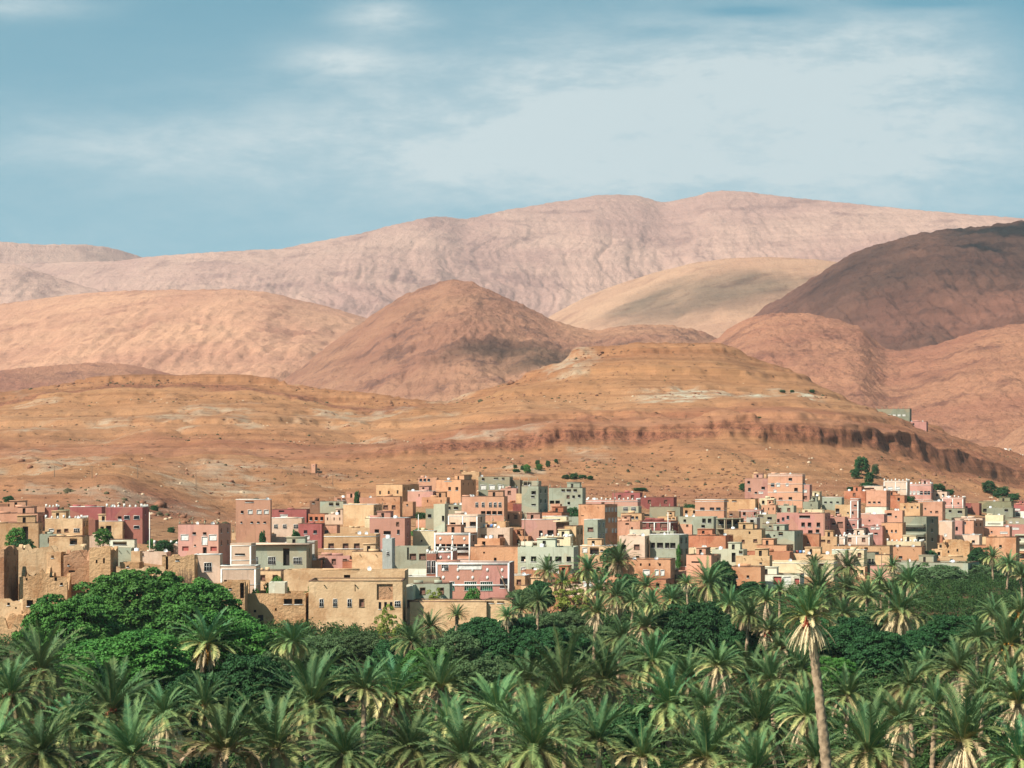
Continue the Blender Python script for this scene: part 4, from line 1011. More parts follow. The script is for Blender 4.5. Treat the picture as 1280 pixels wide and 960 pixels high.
# ---- small houses and yard walls filling what the rows above leave bare
HL = [(231, 675, 'big pink house'), (317, 645, 'tall four-storey salmon house'), (155, 648, 'bright red house'), (348, 697, 'grey-green modern house'), (437, 687, 'four-window tan house'), (486, 660, 'rose-red house'), (497, 616, 'fortress-like house'),
      (617, 604, 'white-shuttered grey house'), (591, 720, 'ornate red and white house'), (682, 698, 'pale grey villa'), (748, 650, 'big orange kasbah'), (706, 618, 'long grey concrete house'), (835, 682, 'grey-green four-window house'),
      (790, 682, 'smooth pale pink house'), (885, 678, 'bright orange long house'), (887, 633, 'long salmon house'), (980, 605, 'pink hillside cluster'), (1014, 655, 'three-storey pink-red house'), (975, 673, 'pale cinder-block house'),
      (1068, 645, 'slim pink tower'), (1095, 638, 'bright white blank wall'), (1145, 660, 'balconied grey-green house'), (1120, 610, 'pale battlemented house'), (1195, 660, 'twin-tower pink house'), (1251, 690, 'big orange adobe house'),
      (1244, 634, 'long olive grey building'), (1086, 698, 'shaded arcade'), (933, 720, 'plain orange house'), (970, 726, 'red-squared white wall'), (820, 628, 'long dark red house'), (445, 755, 'great kasbah'), (813, 712, 'wide orange adobe house'),
      (1195, 685, 'rounded adobe ruin'), (574, 652, 'pink three-window house'), (448, 640, 'blank beige block'), (1060, 676, 'pilastered wall house')]
_ul = set()
def between_h(px, py, head):
    c = []
    for A in HL:
        for B in HL:
            if A is B: continue
            da = math.hypot(px-A[0], py-A[1]); db = math.hypot(px-B[0], py-B[1]); ab = math.hypot(A[0]-B[0], A[1]-B[1])
            if da < 8 or db < 8 or da > db: continue
            q = (da+db)/ab
            if q < 1.25: c.append((q*50+da+db*.6, A[2], B[2]))
    for _, A, B in sorted(c):
        s = f'{head} between the {A} and the {B}'
        if frozenset((A, B)) not in _ul and len(s.split()) <= 16: _ul.add(frozenset((A, B))); return s
boxes = [(q[1][0], max(q[1][1], q[1][2]), q[2], q[2]+max(8, q[3]*3.0*F/600*.8)) for q in rows]
rf_ = random.Random(99); nf = 0
CN = dict(tan='tan', salmon='salmon', orange='orange', terracotta='brick-coloured', palepink='pale pink', sand='sandy', grey='grey', pink='pink', cream='cream')
for tr in range(5000):
    px = rf_.uniform(345, 1275); Df_, Db_ = float(np.interp(px, xs_f, TD[1])), float(np.interp(px, xs_f, TD[2])); D = rf_.uniform(Df_+14, Db_-5)
    z = gz((px-XC)/F*D, D); yb = YH-F*z/D; ppm = F/D
    cov = sum(1 for b in boxes if b[0]-1 <= px <= b[1]+1 and b[2] <= yb-3 <= b[3])
    if cov: continue
    wpx = rf_.uniform(4, 9)*ppm; st = rf_.choice((1, 1, 1.3, 1.7)); yt = yb-st*3*ppm
    if any(abs(px-(b[0]+b[1])/2) < (wpx+b[1]-b[0])*.5 and abs(yt-b[2]) < 5 for b in boxes): continue
    col_ = rf_.choice(list(CN)); n = rf_.choice((1, 2, 3)); head = 'small '+CN[col_]+' flat-roofed house'
    lab = between_h(px, yb-5, head)
    if not lab: continue
    x0 = px-wpx/2; x1 = px+wpx/2
    house(500+tr, rf_.choice('aacb'), x0, x1, x1+(rf_.random() < .6)*wpx*.25, yt, st, col_, f'{n}x1{rf_.choice("obbos")}', '1x1o', rf_.choice(('c', 'p', 'd', 'v', 't', 'R', 'r')), lab, D)
    boxes.append((x0, x1, yt, yb)); nf += 1
    if nf >= 46: break
print('fill houses', nf)
# ---------------------------------------------------------------- vegetation
def leaf_mat(name, a, b_, trans=.18, dry=None, hv_=(.490, .508, .85, 1.18)):
    m, g, b, out = new_mat(name)
    t = attr(g, 'tint'); oi = g.n('ShaderNodeObjectInfo')
    st = [(0, a), (.5, b_)]+([(.78, dry[0]), (1.0, dry[1])] if dry else [(1.0, tuple(q*1.25 for q in b_))])
    c = ramp(g, t, st)
    hv = g.n('ShaderNodeHueSaturation'); g.l(c, hv.inputs['Color'])
    g.l(g.mapr(oi.outputs['Random'], 0, 1, hv_[0], hv_[1], False), hv.inputs['Hue']); g.l(g.mapr(oi.outputs['Random'], 0, 1, hv_[2], hv_[3], False), hv.inputs['Value'])
    g.l(hv.outputs[0], b.inputs['Base Color']); b.inputs['Roughness'].default_value = .6; b.inputs['Specular IOR Level'].default_value = .12
    tr = g.n('ShaderNodeBsdfTranslucent'); g.l(hv.outputs[0], tr.inputs[0]); mx = g.n('ShaderNodeMixShader'); mx.inputs[0].default_value = trans
    g.l(b.outputs[0], mx.inputs[1]); g.l(tr.outputs[0], mx.inputs[2]); g.l(mx.outputs[0], out.inputs[0]); return m
M['frond'] = leaf_mat('palm_frond', (.050, .135, .055), (.185, .235, .075), .13, ((.40, .34, .14), (.54, .42, .23)), (.462, .516, .72, 1.3))
M['dead'] = leaf_mat('dead_palm_frond', (.30, .20, .11), (.52, .39, .23), .12)
M['dates'] = plain('orange_dates', (.55, .24, .03), .5, .3, 6)
M['reddates'] = plain('red_dates', (.30, .07, .03), .5, .3, 6)
M['bark'] = plain('palm_bark', (.38, .26, .16), .95, .05, 3, .5)
M['treebark'] = plain('tree_bark', (.24, .19, .14), .95, .05, 2, .4)
M['lush'] = leaf_mat('lush_leaf', (.018, .080, .016), (.064, .160, .030))
M['dark'] = leaf_mat('dark_leaf', (.014, .050, .020), (.030, .085, .026))
M['grey'] = leaf_mat('grey_green_leaf', (.038, .085, .030), (.085, .135, .052))
M['lime'] = leaf_mat('yellow_green_leaf', (.09, .14, .02), (.19, .22, .04))
def palm_crown(seed, nfr=70, L=3.9, lo=1.0, K=9, NL=34):
    rng = np.random.default_rng(seed); VV, QQ, TT = [], [], []; nv = 0
    nfr = int(nfr*.86)
    for i in range(nfr):
        s = (i+.5)/nfr; az = i*2.39996+rng.uniform(-.3, .3)
        th0 = R(80)-R(92*lo)*s**.85+rng.normal(0, .09); droop = R(32)+R(62)*s**.7+rng.normal(0, .12)
        Lf = L*(.80+.25*math.sin(math.pi*min(1, s+.25)))*rng.uniform(.88, 1.08); side = rng.normal(0, .14)
        t = np.linspace(0, 1, K); th = th0-droop*t**1.25; ds = Lf/(K-1)
        r_ = np.concatenate([[0], np.cumsum(np.cos(th[:-1])*ds)])+.12; z = np.concatenate([[0], np.cumsum(np.sin(th[:-1])*ds)])
        a = az+side*t
        P = np.stack([r_*np.cos(a), r_*np.sin(a), z], 1)
        tl = np.repeat(np.linspace(.10, 1.0, NL), 2); sg = np.tile([1, -1], NL)
        pos = np.stack([np.interp(tl, t, P[:, k]) for k in range(3)], 1)
        T_ = np.gradient(P, axis=0); T_ /= np.linalg.norm(T_, axis=1)[:, None]
        tan = np.stack([np.interp(tl, t, T_[:, k]) for k in range(3)], 1)
        sd = np.stack([-np.sin(az+side*tl), np.cos(az+side*tl), np.zeros_like(tl)], 1)*sg[:, None]
        up = np.cross(tan, np.stack([-np.sin(az+side*tl), np.cos(az+side*tl), 0*tl], 1)); up *= np.sign(up[:, 2:3]+1e-6)
        ll = (.12+.40*np.sin(math.pi*np.clip(tl*.93+.07, 0, 1))**.7)*(L/3.9)*rng.uniform(.85, 1.15, len(tl))*(1-.45*(tl > .93))
        d = sd*.62+tan*.78+up*rng.uniform(.15, .5, (len(tl), 1)); d /= np.linalg.norm(d, axis=1)[:, None]
        tip = pos+d*ll[:, None]+np.array([0, 0, -1])*(ll*ll*.45)[:, None]
        wv = tan*.049; wv2 = tan*.022
        A = pos-wv; B = pos+wv; C_ = tip+wv2; D_ = tip-wv2
        V = np.stack([A, B, C_, D_], 1).reshape(-1, 3); n = len(tl)
        VV.append(V); QQ.append(np.arange(n*4).reshape(n, 4)+nv); nv += n*4
        tt = np.clip((s-.5)*1.15, 0, .55)+.05+.28*s+rng.uniform(-.07, .12)
        TT.append(np.clip(tt+rng.uniform(-.05, .05, n)+.10*(tl > .8), 0, 1))
        # midrib
        w0 = np.array([-math.sin(az), math.cos(az), 0])*.035
        for k in range(K-1):
            f0, f1 = 1-.8*t[k], 1-.8*t[k+1]
            VV.append(np.array([P[k]-w0*f0, P[k]+w0*f0, P[k+1]+w0*f1, P[k+1]-w0*f1])); QQ.append(np.array([[nv, nv+1, nv+2, nv+3]])); nv += 4
            TT.append(np.array([min(1, .55+.3*s)]))
    return np_mesh('palm_crown', np.concatenate(VV), np.concatenate(QQ), [M['frond']], tint=np.concatenate(TT))
def palm_skirt(seed, nfr=40, L=3.0, heavy=1):
    rng = np.random.default_rng(seed); VV, QQ, TT = [], [], []; nv = 0; K = 7; t = np.linspace(0, 1, K)
    for i in range(nfr):
        az = i*2.39996+rng.uniform(-.3, .3); s = rng.uniform(0, 1)
        th = R(-12)-R(50)*s-(R(55)-R(25)*s)*t**.7; Lf = L*rng.uniform(.7, 1.1); ds = Lf/(K-1)
        r_ = np.concatenate([[0], np.cumsum(np.cos(th[:-1])*ds)])+.16; z = np.concatenate([[0], np.cumsum(np.sin(th[:-1])*ds)])-.15-.3*s
        P = np.stack([r_*np.cos(az), r_*np.sin(az), z], 1); w = np.array([-math.sin(az), math.cos(az), 0])
        tv = rng.uniform(.1, 1.0)
        for k in range(K-1):
            for sg in (1, -1):
                for q in range(3):
                    f = (q+rng.uniform(0, .8))/3; p = P[k]*(1-f)+P[k+1]*f; tn = (P[k+1]-P[k])/ds
                    ln = .42*math.sin(math.pi*(.15+.8*(k+f)/(K-1)))*rng.uniform(.6, 1.2)
                    tip = p+w*sg*ln*.45+tn*ln*.8+np.array([0, 0, -ln*.35]); wd = tn*.05
                    VV.append(np.array([p-wd, p+wd, tip+wd*.3, tip-wd*.3])); QQ.append(np.array([[nv, nv+1, nv+2, nv+3]])); nv += 4; TT.append([min(1, max(0, tv+rng.uniform(-.2, .2)))])
            w0 = w*.045*(1-.7*t[k]); VV.append(np.array([P[k]-w0, P[k]+w0, P[k+1]+w0, P[k+1]-w0])); QQ.append(np.array([[nv, nv+1, nv+2, nv+3]])); nv += 4; TT.append([.8])
    return np_mesh('dead_fronds', np.concatenate(VV), np.concatenate(QQ), [M['dead']], tint=np.concatenate(TT))
def date_bunch(seed):
    rng = random.Random(seed); mb = MB()
    for i in range(26):
        a = rng.uniform(0, 6.28); r = rng.uniform(.05, .28); z = -rng.uniform(.15, 1.15)
        x, y = r*math.cos(a), r*math.sin(a); mb.box(x-.035, x+.035, y-.035, y+.035, z, z+rng.uniform(.15, .4), rz=a)
    mb.box(-.04, .04, -.04, .04, -.5, .35)
    return mb
crowns = [palm_crown(s, n, L, lo) for s, n, L, lo in ((1, 80, 3.9, 1.05), (2, 66, 3.7, .9), (3, 96, 4.1, 1.2), (4, 58, 3.6, .70), (5, 74, 3.9, 1.15), (6, 50, 3.9, .62), (7, 100, 3.8, 1.3), (8, 76, 4.0, .95), (9, 62, 3.8, .8), (10, 104, 4.0, 1.25))]
skirts = [palm_skirt(20+i, n, L) for i, (n, L) in enumerate(((34, 2.7), (46, 3.0), (60, 3.3), (28, 2.4), (52, 2.8)))]
bunch = [date_bunch(3).mesh('date_bunch', [M['dates']]), date_bunch(5).mesh('date_bunch', [M['reddates']])]
def trunk_mesh(h, lean, seed, r0=.27, r1=.20):
    rng = np.random.default_rng(seed); n = 10; st = max(6, int(h/.28)); V = []
    for k in range(st+1):
        t = k/st; cx, cy = lean[0]*(t**1.3), lean[1]*(t**1.3); rr = (r0+(r1-r0)*t)*(1.12 if k % 2 else .93)*(1+.5*max(0, .06-t)/.06)
        for i in range(n):
            a = (i+.5*(k % 2))/n*2*math.pi; q = rr*(1+rng.uniform(-.10, .12)); V.append((cx+q*math.cos(a), cy+q*math.sin(a), h*t))
    Q = [(k*n+i, k*n+(i+1) % n, (k+1)*n+(i+1) % n, (k+1)*n+i) for k in range(st) for i in range(n)]
    # cut leaf bases (boots) below the crown
    mb = MB()
    for i in range(26):
        a = i*2.4; z = h-.1-i*.045; x, y = lean[0]+(r1+.03)*math.cos(a), lean[1]+(r1+.03)*math.sin(a)
        mb.box(x-.06, x+.06, y-.06, y+.06, z-.12, z+.2, rz=a)
    b0 = len(V); V += mb.V; Q += [tuple(q+b0 for q in f) for f in mb.Q]
    return np_mesh('trunk', V, Q, [M['bark']])
def palm(px, py, w, skirt, dates, label, i, D=None, lean=None, hc=None):
    rng = random.Random(900+i); hc = 9.0 if D else hc or (6.6 if py > 800 else 7.6)+rng.uniform(-1.0, 1.0)
    if D is None:
        D = F*(29-hc)/(py-YH)
        Dmax = float(np.interp(px, xs_f, TD[1]))+8
        if py < 795: # palms along the edge of the town stand where their foot fits
            D = min(D, Dmax)
    X = (px-XC)/F*D; zc = (YH-py)/F*D; sc = max(.45, min(1.7, w*D/F/5.6))
    lx, ly = lean or (rng.uniform(-.7, .7), rng.uniform(-.6, .6))
    bx, by = X-lx, D-ly; zb = gz(bx, by)-.1; h = max(1.2, zc-zb)
    root = empty('date_palm', (bx, by, zb)); tag(root, label, 'palm tree', 'date palms of the grove')
    tm = trunk_mesh(h, (lx, ly), i, *((.40, .28) if lean else (.30*max(.8, sc**.5), .22*max(.8, sc**.5)))); link('trunk', tm, root)
    link('crown', crowns[rng.randrange(10) if not lean else 3], root, (lx, ly, h-.05), (rng.uniform(-.16, .16), rng.uniform(-.16, .16), rng.uniform(0, 6.28)), (sc, sc, sc*rng.uniform(.85, 1.12)))
    if skirt: link('dead_fronds', skirts[(rng.randrange(2)+(2 if skirt > 1 else 0)) if skirt != 3 else 4], root, (lx, ly, h-.1), (0, 0, rng.uniform(0, 6.28)), (sc*(.8 if skirt < 2 else .95),)*3)
    for k in range(dates and rng.randint(3, 5)):
        a = -math.pi/2+rng.uniform(-1.2, 1.2); link('date_bunch', bunch[dates-1], root, (lx+.55*sc*math.cos(a), ly+.55*sc*math.sin(a), h-.25*sc), (0, 0, a), (sc*1.25,)*3)
    return root
# -------- broadleaf trees: trunk with limbs, crown of leaf clumps
def crown_mesh(seed, mat, ncl=70, per=230, leaf=.26, shape=(1, 1, .8), spread=1.0, hollow=.55, csz=.8):
    """unit crown (radius about 1 before scaling by 5 m)"""
    rng = np.random.default_rng(seed); Rr = 5.0; VV, TT = [], []
    for i in range(ncl):
        z = 1-1.75*(i+.5)/ncl; a = i*2.39996; rr = math.sqrt(max(0, 1-min(1, abs(z))**2))
        d = np.array([rr*math.cos(a), rr*math.sin(a), z*1.0]); rad = rng.uniform(hollow, 1.0)*(1+.22*(vn(d[0]*2+seed, d[1]*2+d[2], seed)-.5)*2)
        c = d*rad*Rr*np.array(shape)*spread; cr = rng.uniform(.75, 1.35)
        n = int(per*rng.uniform(.6, 1.3)); cr *= csz; u_ = rng.normal(size=(n, 3)); u_ /= np.linalg.norm(u_, axis=1)[:, None]
        u_[:, 2] = np.where(u_[:, 2] < -.4, -u_[:, 2], u_[:, 2])
        p = c+u_*cr*rng.uniform(.45, 1.0, (n, 1))**.6*np.array([1.15, 1.15, .8])
        nrm = u_*.8+rng.normal(0, .55, (n, 3))+np.array([0, 0, .35]); nrm /= np.linalg.norm(nrm, axis=1)[:, None]
        t1 = np.cross(nrm, rng.normal(size=(n, 3))); t1 /= np.linalg.norm(t1, axis=1)[:, None]; t2 = np.cross(nrm, t1)
        s = leaf*rng.uniform(.6, 1.25, (n, 1)); t1 = t1*s; t2 = t2*s*.55
        VV.append(np.stack([p-t1, p-t2, p+t1, p+t2], 1).reshape(-1, 3)); TT.append(np.clip(rng.uniform(0, 1)*.5+rng.uniform(0, .5, n), 0, 1))
    V = np.concatenate(VV); return np_mesh('crown', V, np.arange(len(V)).reshape(-1, 4), [mat], tint=np.concatenate(TT))
def limb_mesh(seed, h, nl=6, spread=2.6, mat='treebark'):
    rng = random.Random(seed); V, Q = [], []
    def tube(p0, p1, r0, r1, bend):
        n, st = 7, 5; b = len(V)
        for k in range(st+1):
            t = k/st; p = [p0[j]*(1-t)+p1[j]*t+bend[j]*math.sin(math.pi*t) for j in range(3)]; rr = r0*(1-t)+r1*t
            for i in range(n): a = i/n*6.283; V.append((p[0]+rr*math.cos(a), p[1]+rr*math.sin(a), p[2]))
        for k in range(st):
            for i in range(n): Q.append((b+k*n+i, b+k*n+(i+1) % n, b+(k+1)*n+(i+1) % n, b+(k+1)*n+i))
    hh = h*.45; tube((0, 0, 0), (rng.uniform(-.3, .3), rng.uniform(-.3, .3), hh), .38, .26, (.1, .05, 0))
    for i in range(nl):
        a = i/nl*6.283+rng.uniform(-.3, .3); s = rng.uniform(.5, 1)*spread
        tube((0, 0, hh*rng.uniform(.75, 1)), (s*math.cos(a), s*math.sin(a), h*rng.uniform(.85, 1.2)), .17, .05, (.15*math.cos(a), .15*math.sin(a), -.3))
    return np_mesh('trunk', V, Q, [M[mat]])
CR = dict(lush=[crown_mesh(s, M['lush'], 330, 190, .17, (1, 1, .9), hollow=.66, csz=.66) for s in (1, 2, 3)], dark=[crown_mesh(s, M['dark'], 240, 150, .20, (1, 1, .85), hollow=.62, csz=.68) for s in (4, 5)],
          grey=[crown_mesh(s, M['grey'], 170, 170, .17, (1, 1, .8), csz=.7) for s in (6, 7, 8)], lime=[crown_mesh(s, M['lime'], 40, 130, .22, (1, 1, 1.0), hollow=.35) for s in (9, 10)])
CR['small'] = [crown_mesh(11, M['dark'], 50, 90, .40, (1, 1, .9), csz=1.2)]
CR['sgreen'] = [crown_mesh(12, M['lush'], 50, 90, .40, (1, 1, .9), csz=1.2)]
LM = [limb_mesh(s, 6.0) for s in (1, 2, 3)]
def tree(px, py, w, h, kind, label, i, D=None, name='broadleaf_tree', cat='tree', group=None):
    """crown centre (px,py), w x h in picture pixels"""
    rng = random.Random(300+i)
    if D is None:
        yb = py+h*.5; D = 3.2*0+F*25.5/(py-YH) if py > 775 else float(np.interp(px, xs_f, TD[1]))-6-.5*w/6
        D = min(D, float(np.interp(px, xs_f, TD[1]))-.4*w*D/F)
    X = (px-XC)/F*D; zc = (YH-py)/F*D; rx = w/2/F*D*1.12; rz = h/2/F*D*1.08
    zb = gz(X, D); ht = max(.3, zc-zb)
    top = zc+rz
    if rz < .46*(top-zb): rz = .46*(top-zb); ht = top-rz-zb
    root = empty(name, (X, D, zb-.1)); tag(root, label, cat, group)
    k = 'small' if kind == 'small' else kind
    mk = CR[k][rng.randrange(len(CR[k]))]
    link('crown', mk, root, (0, 0, ht), (0, 0, rng.uniform(0, 6.28)), (rx/5.6, rx/5.6, rz/4.9))
    ts = max(.05, ht/6.0)
    link('trunk', LM[rng.randrange(3)], root, (0, 0, 0), (0, 0, rng.uniform(0, 6.28)), (max(.12, rx/6.5), max(.12, rx/6.5), ts))
    return root
DATA = '''
P|1012,772,80,2,2|tallest palm of all, long bare trunk leaning left across the lower right|150|L
P|1024,738,64,1,1|palm with orange dates just above the tall leaning palm's head
P|1125,766,74,2,0|palm with full brown skirt and visible trunk, right of the tall leaning palm
P|50,838,96,2,2|arching palm with red dates at the left foot of the big green tree
P|14,868,80,1,2|palm at left edge with a cluster of red fruit
P|138,888,112,2,2|broad palm with brown skirt and red fruit stalks below the big green tree
P|258,806,90,2,1|yellow-dated palm with drooping fronds before the right half of the big green trees
P|206,893,74,2,0|palm with a wide tan skirt between the broad red-fruited palm and the pale feathery palm
P|256,882,66,0,1|small palm with few orange dates right below the yellow-dated palm
P|280,940,120,0,0|pale feathery blue-green palm on the bottom edge, left part
P|52,942,100,0,0|dark upright palm at the bottom, near left corner
P|165,945,100,0,0|palm with arching pale fronds at the bottom left, left of the pale feathery palm
P|-6,930,100,1,0|palm cut by the left edge in the bottom left corner
P|90,905,70,1,0|dull palm between the left corner palms and the broad red-fruited palm
P|390,880,112,1,0|wide loose palm with long side fronds left of the twin skirted palms
P|492,868,98,3,2|left one of the twin palms with pale brown skirts and red stalks
P|550,860,82,2,0|right one of the twin palms, fronds bleached, with narrow brown skirt
P|455,862,80,0,0|green palm tucked behind the twin skirted palms on their left
P|538,784,38,1,0|small dark palm standing before the long garden wall
P|571,770,28,0,0|little palm peeping above the bushes by the garden wall
P|514,802,48,2,0|ragged drooping palm at the right corner of the great kasbah
P|365,802,54,0,0|low bushy greyish palm below the adobe building with arched hole
P|345,935,110,0,0|yellowish spreading palm near the bottom, right of the pale feathery palm
P|431,943,86,0,0|bright upright palm at the bottom between two wider palms
P|512,935,92,1,0|blue-green palm at the bottom below the twin skirted palms
P|581,945,112,0,0|wide dark palm at bottom centre-left
P|622,893,86,2,0|palm with short spiky brown skirt right of the twin skirted palms
P|634,771,32,1,0|small palm near the right end of the garden wall
P|684,714,36,1,0|slim palm in front of the pale grey villa
P|650,762,38,1,0|small dull palm in dry grass below the pale grey villa
P|736,712,38,0,0|dark palm by the right corner of the pale grey villa
P|747,738,42,0,0|ragged palm leaning right, below the villa's right corner
P|773,704,44,1,0|dark round-headed palm in front of the sandy house with square opening
P|808,733,38,2,0|slim palm with straw skirt before the white patch on the orange house
P|771,745,44,2,0|palm with brown skirt left of the straw-skirted slim palm
P|745,768,44,2,0|palm with tan hanging fronds below the yellow-green tree
P|792,752,34,0,0|small upright palm right under the orange house's left end
P|816,828,74,3,0|neat palm with thick pale skirt left of the dark round tree
P|704,868,110,2,0|very wide palm with spread tan lower fronds at centre
P|755,850,96,1,0|large palm right behind the very wide centre palm
P|660,852,70,0,0|green palm behind the very wide centre palm on its left
P|706,905,60,2,0|shaggy palm right below the very wide centre palm
P|858,729,24,1,0|smallest slim palm between the orange house and the salmon house
P|886,731,46,1,0|bushy palm in front of the cream walls right of the salmon house
P|912,757,44,2,0|palm with tan skirt at the upper right rim of the dark round tree
P|957,752,38,2,0|palm with brown skirt below the red-painted white wall
P|975,738,28,0,0|small dark palm just under the red-painted white wall
P|806,785,50,1,2|low palm with reddish centre above the neat skirted palm
P|776,797,46,0,0|pale green young palm left of the low reddish-centred palm
P|840,750,34,0,1|small palm with orange tips above the dark round tree
P|838,880,92,3,0|palm with large straw skirt below the neat skirted palm
P|884,884,76,1,0|upright palm right of the large straw-skirted palm
P|942,846,76,1,0|arching palm at the right rim of the dark round tree
P|948,903,106,2,0|big palm with dark brown skirt left of the tall leaning palm's trunk
P|860,848,60,0,0|young green palm just below the dark round tree
P|668,935,120,1,0|large dark palm at the bottom centre
P|746,925,84,0,0|palm with arched bright fronds at the bottom, right of the large dark centre palm
P|803,948,80,0,0|low green palm at the bottom under the large straw skirt
P|884,948,112,0,0|bright green palm at the bottom, left of the big dark-skirted palm
P|636,905,50,1,0|small palm between the spiky-skirted palm and the large dark centre palm
P|1054,768,46,1,0|small palm with red-brown core right of the tall leaning palm's head
P|1084,746,46,0,0|feathery palm up the slope, left of the trunk-showing skirted palm
P|1060,709,38,1,0|dark palm in front of the shaded arcade
P|1136,727,38,2,0|small palm with straw skirt below the grey-green long wall
P|1112,740,34,0,0|little green palm between the arcade palm and the long wall palm
P|1240,697,28,1,0|lone thin palm standing before the big orange adobe house
P|1060,870,66,2,0|palm with skirt immediately right of the tall leaning trunk
P|1008,895,76,2,0|palm with pale skirt immediately left of the tall leaning trunk
P|964,850,60,0,0|dark palm between the arching rim palm and the tall trunk
P|1000,838,70,1,0|palm behind the upper part of the tall leaning trunk
P|1200,838,82,2,0|wide grey-blue palm with brown skirt on the right
P|1262,806,82,2,1|palm with yellow date bunches near the right edge
P|1222,797,48,1,0|small palm left of the yellow-dated right edge palm
P|1242,766,38,1,0|little palm higher up above the yellow-dated right edge palm
P|1137,858,62,0,0|upright palm below the trunk-showing skirted palm
P|1228,866,66,0,0|blue-green palm below the wide grey-blue palm
P|1085,940,112,0,0|large soft palm at the bottom, right of the tall leaning trunk
P|1128,905,84,1,0|palm in the middle of the lower right group
P|1205,928,128,1,0|very large dark palm near the bottom right corner
P|1272,880,76,2,0|yellowish palm cut by the right edge
P|1158,842,56,0,0|small light palm left of the wide grey-blue palm
P|1276,722,30,0,0|small dark palm at the right edge by the orange low wall
P|1276,948,90,0,0|bushy palm filling the bottom right corner
P|1170,880,60,0,0|dark palm between the lower right group and the very large palm
P|1020,950,70,0,0|low palm left of the tall leaning trunk's base
P|1100,725,30,0,0|small palm before the short pink wall
T|92,802,126,116,lush|left lobe tree of the big green group below the ruins
T|165,772,150,116,lush|big green tree in the middle of the group below the ruins
T|236,780,132,106,lush|tallest green tree, right of the middle of the group under the villa
T|292,820,120,110,lush|green tree at the right end of the big group
T|160,838,150,100,lush|deep green tree low in the big group, behind the broad palm
T|318,868,110,100,dark|dark tree right under the big green group
T|240,880,90,80,dark|dark tree in the shade behind the small orange-dated palm
T|352,835,66,62,grey|greyish tree below the arched hole of the adobe building
T|398,818,70,60,grey|grey-green tree at the foot of the kasbah's left part
T|446,812,74,54,grey|grey-green tree under the middle of the great kasbah
T|496,822,66,54,dark|dark tree under the great kasbah's right corner
T|410,858,84,64,dark|dark tree between the wide loose palm and the kasbah bushes
T|560,815,80,62,grey|soft green tree left in the clump below the garden wall
T|606,800,86,66,dark|dense dark green tree below the garden wall's dark openings
T|645,805,84,66,dark|dense green tree below the bare orange wall
T|600,850,90,70,grey|soft green tree lower in the clump below the garden wall
T|530,838,66,56,lush|mid green tree behind the right twin palm
T|690,812,90,66,dark|dark tree left of the yellow-green tree's foot
T|712,752,54,58,lime|yellow-green tree with pale trunk below the pale grey villa
T|484,782,34,52,lime|thin yellow-green tree with bare pale stems before the great kasbah
T|880,798,100,90,dark|dark round tree in the centre right of the grove
T|842,786,66,54,dark|dark tree joined to the left of the dark round tree
T|928,806,56,66,dark|dark tree joined to the right of the dark round tree
T|786,770,60,40,grey|low grey-green tree above the pale young palm
T|735,800,70,50,grey|grey-green tree right of the dark tree by the yellow-green one
T|850,740,50,30,grey|low tree at the foot of the orange house
T|1062,806,96,70,dark|dark tree right of the tall leaning palm's head
T|1104,826,90,76,dark|dark tree behind the trunk of the trunk-showing palm
T|1040,846,60,50,lush|green tree against the tall leaning trunk's right side
T|1166,762,96,46,grey|grey-green tree left of three below the long wall
T|1216,757,90,46,grey|middle grey-green tree of three below the long wall
T|1262,744,64,40,grey|right grey-green tree of three near the right edge
T|1184,796,80,56,dark|dark tree below the grey-green trees
T|1146,812,60,56,dark|dark tree right behind the trunk-showing skirted palm
T|1244,738,50,30,dark|low dark tree behind the right edge palm
T|1010,812,60,50,dark|dark tree behind the tall leaning palm's hanging fronds
T|940,738,40,24,dark|low dark tree left of the red-painted white wall
T|1082,778,60,40,grey|grey tree above the dark tree right of the tall palm
T|1270,790,60,50,dark|dark tree at the right edge above the yellow-dated palm
T|560,760,26,14,lime|low light bush on top of the garden wall
'''
for i, ln in enumerate(DATA.strip().splitlines()):
    q = ln.split('|'); n = q[1].split(',')
    if q[0] == 'P':
        D = float(q[3]) if len(q) > 3 else None
        palm(float(n[0]), float(n[1]), float(n[2]), int(n[3]), int(n[4]), q[2] if 'palm' in q[2] else q[2]+' palm', i, D, (-1.9, .4) if D else None)
    else: tree(float(n[0]), float(n[1]), float(n[2]), float(n[3]), n[4], q[2], i)
